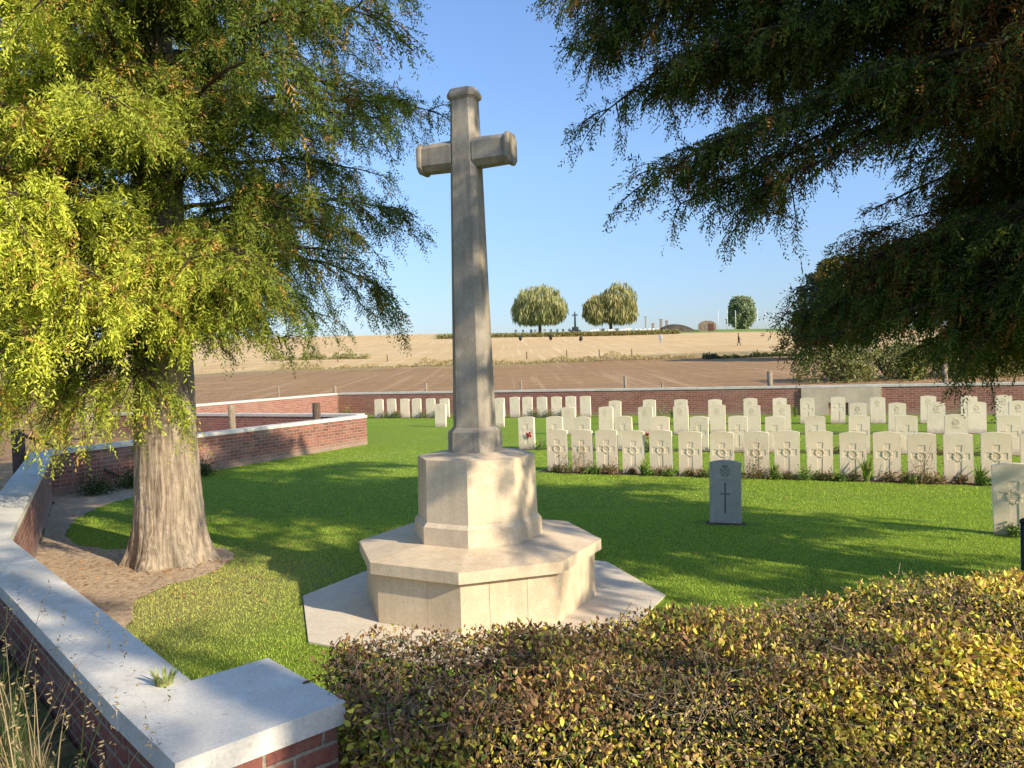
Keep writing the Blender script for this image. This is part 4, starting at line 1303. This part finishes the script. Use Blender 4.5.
def dry_grass():
    Q, C = [], []
    rs = np.random.default_rng(77)
    for i in range(5200):
        # outside strip along the near wall
        u = rs.random() ** 1.3 * 1.2 - 0.16; off = 0.02 + rs.random() ** 1.3 * 1.1
        bx = -1.35 - 2.4 * u; by = 2.55 + 2.65 * u
        p0 = np.array([bx - 0.12 - off * 0.74, by - 0.1 - off * 0.67, 0.43])
        h = rs.uniform(0.12, 0.36) if rs.random() < 0.72 else rs.uniform(0.35, 0.75)
        if u < -0.08: h = min(h, 0.35)
        a = rs.uniform(0, 6.283); out = rs.uniform(0.1, 0.75)
        d = np.array([math.cos(a), math.sin(a), 0]); sd = np.array([-math.sin(a), math.cos(a), 0])
        w_ = rs.uniform(0.0015, 0.0038)
        dry = rs.random() < 0.6
        base = np.array([0.42, 0.32, 0.17]) if dry else np.array([0.09, 0.15, 0.03])
        base = base * rs.uniform(0.5, 1.25)
        prev = None
        for j in range(6):
            t = j / 5
            p = p0 + d * out * h * t ** 1.7 + np.array([0, 0, h * (t - 0.3 * out * t * t)])
            ww = w_ * (1 - 0.8 * t)
            cur = (p - sd * ww, p + sd * ww)
            if prev is not None:
                Q.append([prev[0], prev[1], cur[1], cur[0]]); C.append(base)
            prev = cur
        if dry and h > 0.45:      # seed head
            for q in range(8):
                dd = nrm(rs.normal(size=3)); ss = nrm(np.cross(dd, rs.normal(size=3)))
                b = p - np.array([0, 0, 0.012 * q]); l = 0.018
                Q.append([b, b + dd * l * .5 + ss * 0.003, b + dd * l, b + dd * l * .5 - ss * 0.003]); C.append(base * 0.9)
    me = quads_mesh('dry_grass', np.array(Q), np.array(C))
    tag(link_mesh('tall_grass', me, M_blade), 'tangled dry and green tall grass outside the near wall', 'grass', kind='stuff')
dry_grass()

# ------------------------------------------------------------------ fence posts
def fence_post(x, y, top, label, r=0.055, m=None, cat='post', strut=False, group='wooden fence posts outside the walls'):
    zb = terr(x, y) - 0.1
    root = empty('fence_post', (x, y, 0), random.uniform(0, 3))
    tag(root, label, cat, group)
    bm = bmesh.new()
    tube(bm, [(0, 0, zb), (0.01, 0, (zb + top) / 2), (0.0, 0.01, top - 0.015), (0, 0.01, top)], [r, r * 0.97, r * 0.95, r * 0.8], 9)
    from_bm('post', bm, m or M_wood, root)
    if strut:
        root.rotation_euler = (0, 0, 0)
        bm = bmesh.new(); tube(bm, [(0.06, 0.0, top - 0.08), (0.95, 0.3, top - 0.55), (1.5, 0.5, top - 0.95)], [0.03, 0.03, 0.03], 6)
        from_bm('brace', bm, M_dwood, root)
    return root
fence_post(-8.72, 13.5, 1.14, 'thick shaded fence post with slanting brace at the far left edge', 0.11, M_dwood, strut=True)
fence_post(-13.8, 25, 1.25, 'stout fence post half hidden by the left tree foliage', 0.15, M_wood)
fence_post(-7.9, 21.6, 1.13, 'pale fence post right of the left trunk in front of the brick wall', 0.10)
fence_post(-5.19, 20.35, 1.17, 'dark fence post near the free end of the left wall', 0.11, M_dwood)
for (x, y, t, l, r_) in [(-8.29, 36, 1.28, 'dark fence stub at the left corner behind the back wall', 0.07), (-3.86, 34.5, 1.32, 'pale fence post behind the back wall left of the cross shaft', 0.06), (0.39, 33, 1.32, 'thin fence post behind the back wall right of the cross shaft', 0.05),
                   (4.49, 30.5, 1.45, 'pale fence post behind the middle of the back wall', 0.06), (9.4, 28, 1.50, 'thick pale fence post behind the back wall left of the stone panel', 0.10), (14.65, 26, 1.58, 'pale fence post behind the right part of the back wall', 0.09), (5.9, 30.2, 1.15, 'low fence stub behind the middle of the back wall', 0.04), (-11.4, 37.5, 1.30, 'thin fence post left of the back wall corner', 0.05)]:
    fence_post(x, y, t, l, r_)
for i, (x, y) in enumerate([(20.1, 78), (25.6, 80), (-2.5, 88), (6.5, 90), (13.8, 88), (-14.5, 90), (-20.5, 91), (-26, 91), (1.8, 89), (10.2, 89)]):
    z = terr(x, y)
    fence_post(x, y, z + 0.8, 'small distant stake along the edge between ploughed soil and stubble', 0.06, M_dwood, group='distant stakes along the stubble edge')
# dark gate post at right edge
root = empty('gate_post', (3.25, 4.9, 0)); tag(root, 'slim dark metal post behind the hedge at the right edge', 'post')
bm = bmesh.new(); tube(bm, [(0, 0, -0.1), (0, 0, 0.90)], [0.02, 0.02], 10); from_bm('post', bm, M_black, root)
bm = bmesh.new(); bmesh.ops.create_uvsphere(bm, u_segments=12, v_segments=8, radius=0.024, matrix=Matrix.Translation((0, 0, 0.915))); from_bm('finial', bm, M_black, root, smooth=True)

# ------------------------------------------------------------------ distance
def far_tree(x, y, h, w_, kind, label, name, seed, trunk_h=0.22, cols=None, n=9000, leaf=0.35, z=None, lobes=None):
    rs = np.random.default_rng(seed)
    zb = terr(x, y) if z is None else z
    root = empty(name, (x, y, zb)); tag(root, label, 'tree')
    bm = bmesh.new()
    th = h * trunk_h
    tube(bm, [(0, 0, -0.3), (0, 0, th), (0.2, 0, th * 2.2), (0, 0, h * 0.8)], [w_ * 0.035, w_ * 0.028, w_ * 0.02, 0.05], 8)
    for k in range(9):
        a = k * 0.7 + rs.uniform(-0.2, 0.2); rr = w_ * 0.36
        tube(bm, [(0, 0, th * 1.1), (rr * 0.5 * math.cos(a), rr * 0.5 * math.sin(a), h * 0.5), (rr * math.cos(a), rr * math.sin(a), h * rs.uniform(0.55, 0.8))], [w_ * 0.016, w_ * 0.01, 0.03], 5, cap=False)
    from_bm('trunk', bm, M_twig, root)
    lobes = lobes or [(0, 0, h * 0.60, w_ * 0.5, h * 0.40)]
    Ps = []
    for (lx, ly, lz, lr, lh) in lobes:
        k = int(n / len(lobes))
        d = rs.normal(size=(k, 3)); d /= np.linalg.norm(d, axis=1)[:, None]
        nz = 1 + 0.10 * np.sin(d[:, 0] * 3.1 + seed) * np.cos(d[:, 2] * 4.3 + seed * 2) + 0.15 * np.sin(d[:, 0] * 7 + lx) * np.cos(d[:, 2] * 6 + d[:, 1] * 5) + 0.08 * np.sin(d[:, 1] * 13 + d[:, 2] * 9)
        r = rs.uniform(0.55, 1.0, k) ** 0.5 * nz
        P = np.stack([lx + d[:, 0] * r * lr, ly + d[:, 1] * r * lr, lz + d[:, 2] * r * lh], 1)
        Ps.append(P)
    P = np.concatenate(Ps); n = len(P)
    if kind == 'willow':
        A = nrm(np.stack([rs.normal(size=n) * 0.2, rs.normal(size=n) * 0.2, -np.ones(n)], 1)); L = rs.uniform(1.5, 3.5, n) * leaf; W = L * 0.16
        low = P[:, 2] < h * 0.24
        P[low, 2] = h * 0.24 + rs.random(low.sum()) * h * 0.2
    else:
        A = nrm(rs.normal(size=(n, 3))); L = rs.uniform(0.6, 1.3, n) * leaf; W = L * 0.6
    Sd = nrm(np.cross(A, rs.normal(size=(n, 3))))
    V_ = leaflets(P, A, Sd, L, W, None)
    cl = np.sin(P[:, 0] * 1.3 + seed) * np.sin(P[:, 2] * 1.1 + P[:, 1]) * 0.5 + 0.5
    c0, c1 = np.array(cols[0]), np.array(cols[1])
    kk = np.clip(cl + rs.uniform(-0.3, 0.3, n), 0, 1)[:, None]
    C = (c0 * (1 - kk) + c1 * kk) * rs.uniform(0.75, 1.25, (n, 1))
    link_mesh('crown', quads_mesh('crown', V_, C), M_leaf, root)
    return root
WC = [(0.27, 0.29, 0.13), (0.50, 0.49, 0.24)]  # willow greens lightened in colour to stand for distance haze
far_tree(7.5, 195, 12.8, 13.6, 'willow', 'round weeping willow on the ridge left of the distant cross', 'willow_tree', 21, cols=WC, n=12000, leaf=0.55, lobes=[(0, 0, 7.6, 6.6, 4.9), (-2.5, 0, 6.2, 4.2, 3.5), (2.8, 0, 6.4, 4.0, 3.5)])
far_tree(24.8, 190, 12.6, 13.0, 'willow', 'two lobed weeping willow on the ridge right of the distant cross', 'willow_tree', 22, cols=[(0.27, 0.28, 0.12), (0.52, 0.47, 0.21)], n=12000, leaf=0.55, lobes=[(2.0, 0, 8.3, 4.5, 4.2), (-3.2, 0, 6.4, 3.3, 3.2), (3.4, 0, 5.6, 3.3, 2.9), (-0.6, 0.5, 7.2, 3.2, 3.4), (-3.9, -0.4, 5.3, 2.7, 2.3), (1.2, 0, 5.2, 3.2, 2.6)])
far_tree(64.6, 215, 9.6, 7.6, 'round', 'small dense bluish green tree near the flag poles', 'round_tree', 23, trunk_h=0.1, cols=[(0.20, 0.26, 0.16), (0.32, 0.37, 0.22)], n=6000, leaf=0.8, lobes=[(0, 0, 5.0, 3.6, 4.5)])  # leaf colour paled and tinted blue, haze put into the colour
CL = []
rs = np.random.default_rng(31)
for i in range(26):
    zz = 1.5 + 6.8 * (i / 25); rr = np.interp(zz, [1.5, 3.5, 6, 9], [3.2, 4.2, 3.2, 0.9])
    a = i * 2.4
    CL.append((rr * 0.62 * math.cos(a), rr * 0.62 * math.sin(a), zz, rr * rs.uniform(0.38, 0.6), rs.uniform(0.45, 0.85)))
ct = far_tree(29.6, 70, 9.4, 8.4, 'round', 'dark conifer with yellowed top beyond the field on the right', 'conifer_tree', 24, trunk_h=0.1, cols=[(0.05, 0.085, 0.06), (0.19, 0.23, 0.14)], n=17000, leaf=0.34, lobes=CL)
n = 1500
d = rs.normal(size=(n, 3)); d /= np.linalg.norm(d, axis=1)[:, None]
P = np.stack([0.2 + d[:, 0] * 2.2, -0.9 + d[:, 1] * 1.6, 7.4 + d[:, 2] * 1.7], 1)
A = nrm(rs.normal(size=(n, 3))); Sd = nrm(np.cross(A, rs.normal(size=(n, 3))))
link_mesh('yellow_leaves', quads_mesh('yellow_leaves', leaflets(P, A, Sd, np.full(n, 0.34), np.full(n, 0.2), None), np.array([0.40, 0.31, 0.09]) * rs.uniform(0.5, 1.3, (n, 1))), M_leaf, ct)

# shrubs beyond the right part of the back wall
for i in range(7):
    x = 17.5 + i * 3.2; y = 42 + 0.3 * i
    far_tree(x, y, 2.3 + 0.35 * math.sin(i * 2.1), 4.4, 'round', ['leftmost olive shrub in the row beyond the back wall', 'second olive shrub from the left beyond the back wall', 'third olive shrub from the left beyond the back wall', 'fourth olive shrub from the left beyond the back wall', 'fifth olive shrub beyond the back wall', 'sixth olive shrub beyond the back wall', 'rightmost olive shrub beyond the back wall'][i],
             'field_shrub', 40 + i, trunk_h=0.05, cols=[(0.12, 0.15, 0.05), (0.40, 0.38, 0.16)], n=6000, leaf=0.16, z=terr(x, y) - 0.1, lobes=[(0, 0, 0.8, 2.1, 1.25), (0.9, 0.4, 1.1, 1.2, 1.0)])['category'] = 'shrub'

def low_hedge(name, p, q, h, w_, label, cols, n, cat='hedge', leaf=0.25):
    rs = np.random.default_rng(int(abs(p[0]) * 10) + 3)
    t = rs.random(n)
    P = np.stack([p[0] + (q[0] - p[0]) * t, p[1] + (q[1] - p[1]) * t + rs.uniform(-w_ / 2, w_ / 2, n), np.zeros(n)], 1)
    P[:, 2] = np.array([terr(a, b) for a, b in P[:, :2]]) + rs.random(n) ** 0.7 * h * (1 if cat == 'hedge' else np.clip(0.45 + 0.35 * np.sin(t * 17 + 1) + 0.3 * np.sin(t * 41) + 0.25 * np.sin(t * 97), 0.08, 1.2))
    A = nrm(rs.normal(size=(n, 3))); Sd = nrm(np.cross(A, rs.normal(size=(n, 3))))
    L = rs.uniform(0.6, 1.3, n) * leaf
    kk = rs.random((n, 1))
    C = np.array(cols[0]) * (1 - kk) + np.array(cols[1]) * kk
    return tag(link_mesh(name, quads_mesh(name, leaflets(P, A, Sd, L, L * 0.6, None), C), M_leaf), label, cat)
low_hedge('clipped_hedge', (-16.2, 171), (38, 174), 0.75, 2.0, 'long low clipped hedge in front of the distant cemetery', [(0.22, 0.22, 0.09), (0.42, 0.36, 0.17)], 20000, leaf=0.45)
low_hedge('weed_strip', (-30, 97), (-18, 97), 1.1, 2.0, 'green weedy strip crossing the stubble on the left', [(0.26, 0.28, 0.12), (0.50, 0.42, 0.22)], 5000, 'weeds', 0.22)
low_hedge('weed_strip', (-24, 80), (20, 83), 0.7, 2.0, 'straggling weeds along the edge of the ploughed field', [(0.34, 0.29, 0.13), (0.62, 0.47, 0.25)], 6000, 'weeds', 0.20)
low_hedge('weed_strip', (20, 80), (36, 80), 0.45, 1.6, 'weedy verge coloured dark for shadow below the conifer on the right', [(0.05, 0.075, 0.025), (0.12, 0.13, 0.05)], 6000, 'weeds', 0.22)  # very dark leaf colours paint a shadow strip into the verge

# distant cemetery
bmh = bmesh.new()
poly = [(-0.3, 0), (0.3, 0), (0.3, 0.85), (0.15, 0.92), (-0.15, 0.92), (-0.3, 0.85)]
a_ = [bmh.verts.new((p[0], -0.06, p[1])) for p in poly]; b_ = [bmh.verts.new((p[0], 0.06, p[1])) for p in poly]
bmh.faces.new(a_); bmh.faces.new(b_[::-1])
for i in range(6): bmh.faces.new((a_[i], a_[(i + 1) % 6], b_[(i + 1) % 6], b_[i]))
ME_far = bpy.data.meshes.new('distant_headstone'); bmesh.ops.recalc_face_normals(bmh, faces=bmh.faces[:]); bmh.to_mesh(ME_far); bmh.free()
ME_far.materials.append(stone_mat('distant_stone', (0.78, 0.76, 0.70), (0.7, 0.68, 0.62), (0.8, 0.8, 0.76), 0.0, 1, 0.0))
def fs(x, y):
    o = bpy.data.objects.new('distant_headstone', ME_far); COL.objects.link(o)
    o.location = (x, y, terr(x, y)); o.rotation_euler = (0, 0, R(random.uniform(-8, 8)))
    tag(o, 'tiny white headstone of the distant cemetery on the ridge', 'headstone', 'headstones of the distant cemetery')
for i in range(9): fs(1.5 + i * 1.7 + random.uniform(-0.5, 0.5), 196 + random.uniform(-1, 1))
for k, (x0, y0) in enumerate([(19.0, 182), (22.5, 182), (26.0, 183)]):
    for i in range(8): fs(x0 + i * 0.62, y0 + i * 1.6)
for i in range(10): fs(29.5 + i * 1.1, 188 + random.uniform(-1, 1))
root = empty('distant_memorial_cross', (16.6, 197, terr(16.6, 197)), ROT); tag(root, 'tiny distant stone cross between the two willows', 'cross')
bm = bmesh.new(); poly_prism(bm, ngon(8, 1.5, 0), -0.3, 0.5); poly_prism(bm, ngon(8, 0.9, 0), 0.5, 1.3); from_bm('plinth', bm, M_cross, root)
bm = bmesh.new(); poly_prism(bm, chsq(0.24, 0.06), 1.3, 5.2, chsq(0.16, 0.04)); box(bm, -0.75, 0.75, -0.14, 0.14, 4.2, 4.5); from_bm('shaft', bm, M_cross, root)

# brick shelter
root = empty('brick_shelter', (47.8, 187, terr(47.8, 187)), R(-15)); tag(root, 'small round topped brick shelter on the ridge', 'shelter')
bm = bmesh.new()
pr = [(-2.1, -0.3), (2.1, -0.3), (2.1, 1.6), (1.5, 2.2), (0.5, 2.5), (-0.5, 2.5), (-1.5, 2.2), (-2.1, 1.6)]
a_ = [bm.verts.new((p[0], -1.5, p[1])) for p in pr]; b_ = [bm.verts.new((p[0], 1.5, p[1])) for p in pr]
bm.faces.new(a_); bm.faces.new(b_[::-1])
for i in range(8): bm.faces.new((a_[i], a_[(i + 1) % 8], b_[(i + 1) % 8], b_[i]))
sw_ = from_bm('wall', bm, plain_mat('shelter_brick', (0.36, 0.27, 0.19), 0.9, 0.4, sc=3), root)
bm = bmesh.new(); box(bm, 0.3, 1.5, -1.56, -1.505, -0.2, 1.7); from_bm('door', bm, plain_mat('shelter_door', (0.16, 0.07, 0.05)), sw_)
# mound
bm = bmesh.new()
NXm, NYm = 24, 10
g = [[bm.verts.new((-4.6 + 9.2 * i / NXm, -3 + 6 * j / NYm, 2.2 * max(0, (1 - ((i / NXm - 0.45) * 2.05) ** 2)) ** 0.7 * max(0, 1 - ((j / NYm - 0.5) * 2) ** 2) ** 0.5 * (1 - 0.25 * i / NXm) - 0.1)) for i in range(NXm + 1)] for j in range(NYm + 1)]
for j in range(NYm):
    for i in range(NXm): bm.faces.new((g[j][i], g[j][i + 1], g[j + 1][i + 1], g[j + 1][i]))
tag(from_bm('earth_mound', bm, plain_mat('mound_earth', (0.10, 0.085, 0.06), 0.95, 0.4, sc=0.6), loc=(40.6, 187, terr(40.6, 187)), smooth=True), 'dark earth mound beside the brick shelter on the ridge', 'mound')
for i, (x, h) in enumerate([(35.2, 1.9), (37.2, 2.9), (38.6, 2.5), (33.4, 3.6)]):
    bm = bmesh.new(); box(bm, -0.28 if i < 3 else -0.1, 0.28 if i < 3 else 0.1, -0.25, 0.25, -0.3, h); box(bm, -0.36, 0.36, -0.3, 0.3, h, h + 0.2)
    tag(from_bm('stone_pillar', bm, M_cross if i == 3 else plain_mat('pillar_stone', (0.3, 0.24, 0.19)), loc=(x, 190, terr(x, 190))), ['shortest stone pillar left of the dark mound', 'tallest stout stone pillar left of the dark mound', 'stone pillar touching the dark mound', 'thin tall pillar farthest left of the mound'][i], 'pillar')
for i, (x, h) in enumerate([(55.4, 5.2), (57.8, 5.6), (60.0, 5.0), (65.8, 5.2), (68.0, 4.9), (70.2, 4.6)]):
    root = empty('flag_pole', (x, 205, terr(x, 205))); tag(root, ['first', 'second', 'third', 'fourth', 'fifth', 'last'][i] + ' thin white flag pole from the left around the small round tree', 'flag pole', 'white flag poles on the ridge')
    bm = bmesh.new(); tube(bm, [(0, 0, -0.3), (0, 0, h)], [0.13 if i == 1 else 0.08, 0.06], 8); from_bm('pole', bm, M_white, root)
    bm = bmesh.new(); bmesh.ops.create_uvsphere(bm, u_segments=8, v_segments=6, radius=0.12, matrix=Matrix.Translation((0, 0, h))); from_bm('finial', bm, M_white, root)

# tiny walkers
def cloth_mat(name, top, legs):
    m, nt, b, out = new_mat(name)
    tc = N(nt, 'ShaderNodeTexCoord'); sx = N(nt, 'ShaderNodeSeparateXYZ'); nt.links.new(tc.outputs['Object'], sx.inputs[0])
    c = ramp(nt, math_n(nt, 'MULTIPLY', sx.outputs[2], 0.5), [(0.0, (0.03, 0.025, 0.02)), (0.04, legs), (0.47, top), (0.755, (0.40, 0.24, 0.17))])
    nt.nodes[-1]
    for n_ in nt.nodes:
        if n_.bl_idname == 'ShaderNodeValToRGB': n_.color_ramp.interpolation = 'CONSTANT'
    nt.links.new(c, b.inputs['Base Color'])
    return m
def person(x, y, rz, top, legs, hair, label, stride=0.22):
    root = empty('person', (x, y, terr(x, y) - 0.02), rz); tag(root, label, 'person')
    pts = {'pelvis': (0, 0, .95), 'belly': (0, 0, 1.10), 'chest': (0, 0, 1.32), 'neck': (0, 0, 1.49), 'head': (0, -.01, 1.60), 'crown': (0, 0, 1.72)}
    rad = {'pelvis': .15, 'belly': .135, 'chest': .16, 'neck': .055, 'head': .095, 'crown': .07}
    ed = [('pelvis', 'belly'), ('belly', 'chest'), ('chest', 'neck'), ('neck', 'head'), ('head', 'crown')]
    for s, q in ((-1, 'l'), (1, 'r')):
        st = s * stride
        for k, p, r_ in (('hip', (s * .10, 0, .90), .09), ('knee', (s * .11, -st * .5 - .03, .50), .062), ('ankle', (s * .11, -st, .09), .042), ('toe', (s * .12, -st - .16, .04), .035),
                      ('sh', (s * .19, 0, 1.40), .062), ('elb', (s * .25, st * .5, 1.13), .045), ('wri', (s * .24, st * .5 - .14, .90), .032), ('hand', (s * .23, st * .5 - .19, .82), .035)):
            pts[k + q] = p; rad[k + q] = r_
        ed += [('pelvis', 'hip' + q), ('hip' + q, 'knee' + q), ('knee' + q, 'ankle' + q), ('ankle' + q, 'toe' + q), ('chest', 'sh' + q), ('sh' + q, 'elb' + q), ('elb' + q, 'wri' + q), ('wri' + q, 'hand' + q)]
    names = list(pts)
    me = bpy.data.meshes.new('body'); me.from_pydata([pts[k] for k in names], [(names.index(a), names.index(b)) for a, b in ed], [])
    o = link_mesh('body', me, cloth_mat('clothes', top, legs), root)
    md = o.modifiers.new('skin', 'SKIN')
    sv = me.skin_vertices[0].data if me.skin_vertices else None
    if sv is None:
        me.skin_vertices_add() if hasattr(me, 'skin_vertices_add') else None
        sv = me.skin_vertices[0].data
    for i, k in enumerate(names): sv[i].radius = (rad[k], rad[k])
    sv[0].use_root = True
    o.modifiers.new('sub', 'SUBSURF').levels = 1
    bm = bmesh.new(); bmesh.ops.create_uvsphere(bm, u_segments=12, v_segments=8, radius=0.105, matrix=Matrix.Translation((0, 0.02, 1.69)) @ Matrix.Diagonal((1, 1.05, .85, 1)))
    from_bm('hair', bm, plain_mat('hair', hair), root, smooth=True)
try:
    person(30.2, 102, R(70), (0.03, 0.025, 0.025), (0.03, 0.03, 0.05), (0.05, 0.03, 0.02), 'person in dark clothes walking across the stubble field')
    person(22.6, 116, R(-60), (0.6, 0.6, 0.62), (0.3, 0.33, 0.4), (0.3, 0.2, 0.1), 'person in pale clothes walking in the stubble below the low hedge')
except Exception as e:
    print('person failed', e)
for i, (x, y) in enumerate([(1.9, 150), (7.9, 152), (12.3, 135)]):
    z = terr(x, y)
    root = empty('marker_stake', (x, y, z)); tag(root, ['leftmost small black marker in the stubble below the willows', 'middle small black marker in the stubble below the willows', 'lowest and rightmost small black marker in the stubble'][i], 'marker', 'black markers in the stubble')
    bm = bmesh.new(); tube(bm, [(0, 0, -0.2), (0, 0, 1.5)], [0.04, 0.03], 6); from_bm('stake', bm, M_dwood, root)
    bm = bmesh.new(); bmesh.ops.create_icosphere(bm, subdivisions=2, radius=0.42, matrix=Matrix.Translation((0, 0, 0.75)) @ Matrix.Diagonal((0.8, 0.6, 1.5 if i == 1 else 1.0, 1)))
    for v in bm.verts: v.co += Vector((random.uniform(-.05, .05), random.uniform(-.05, .05), random.uniform(-.05, .05)))
    from_bm('bag', bm, M_black, root)
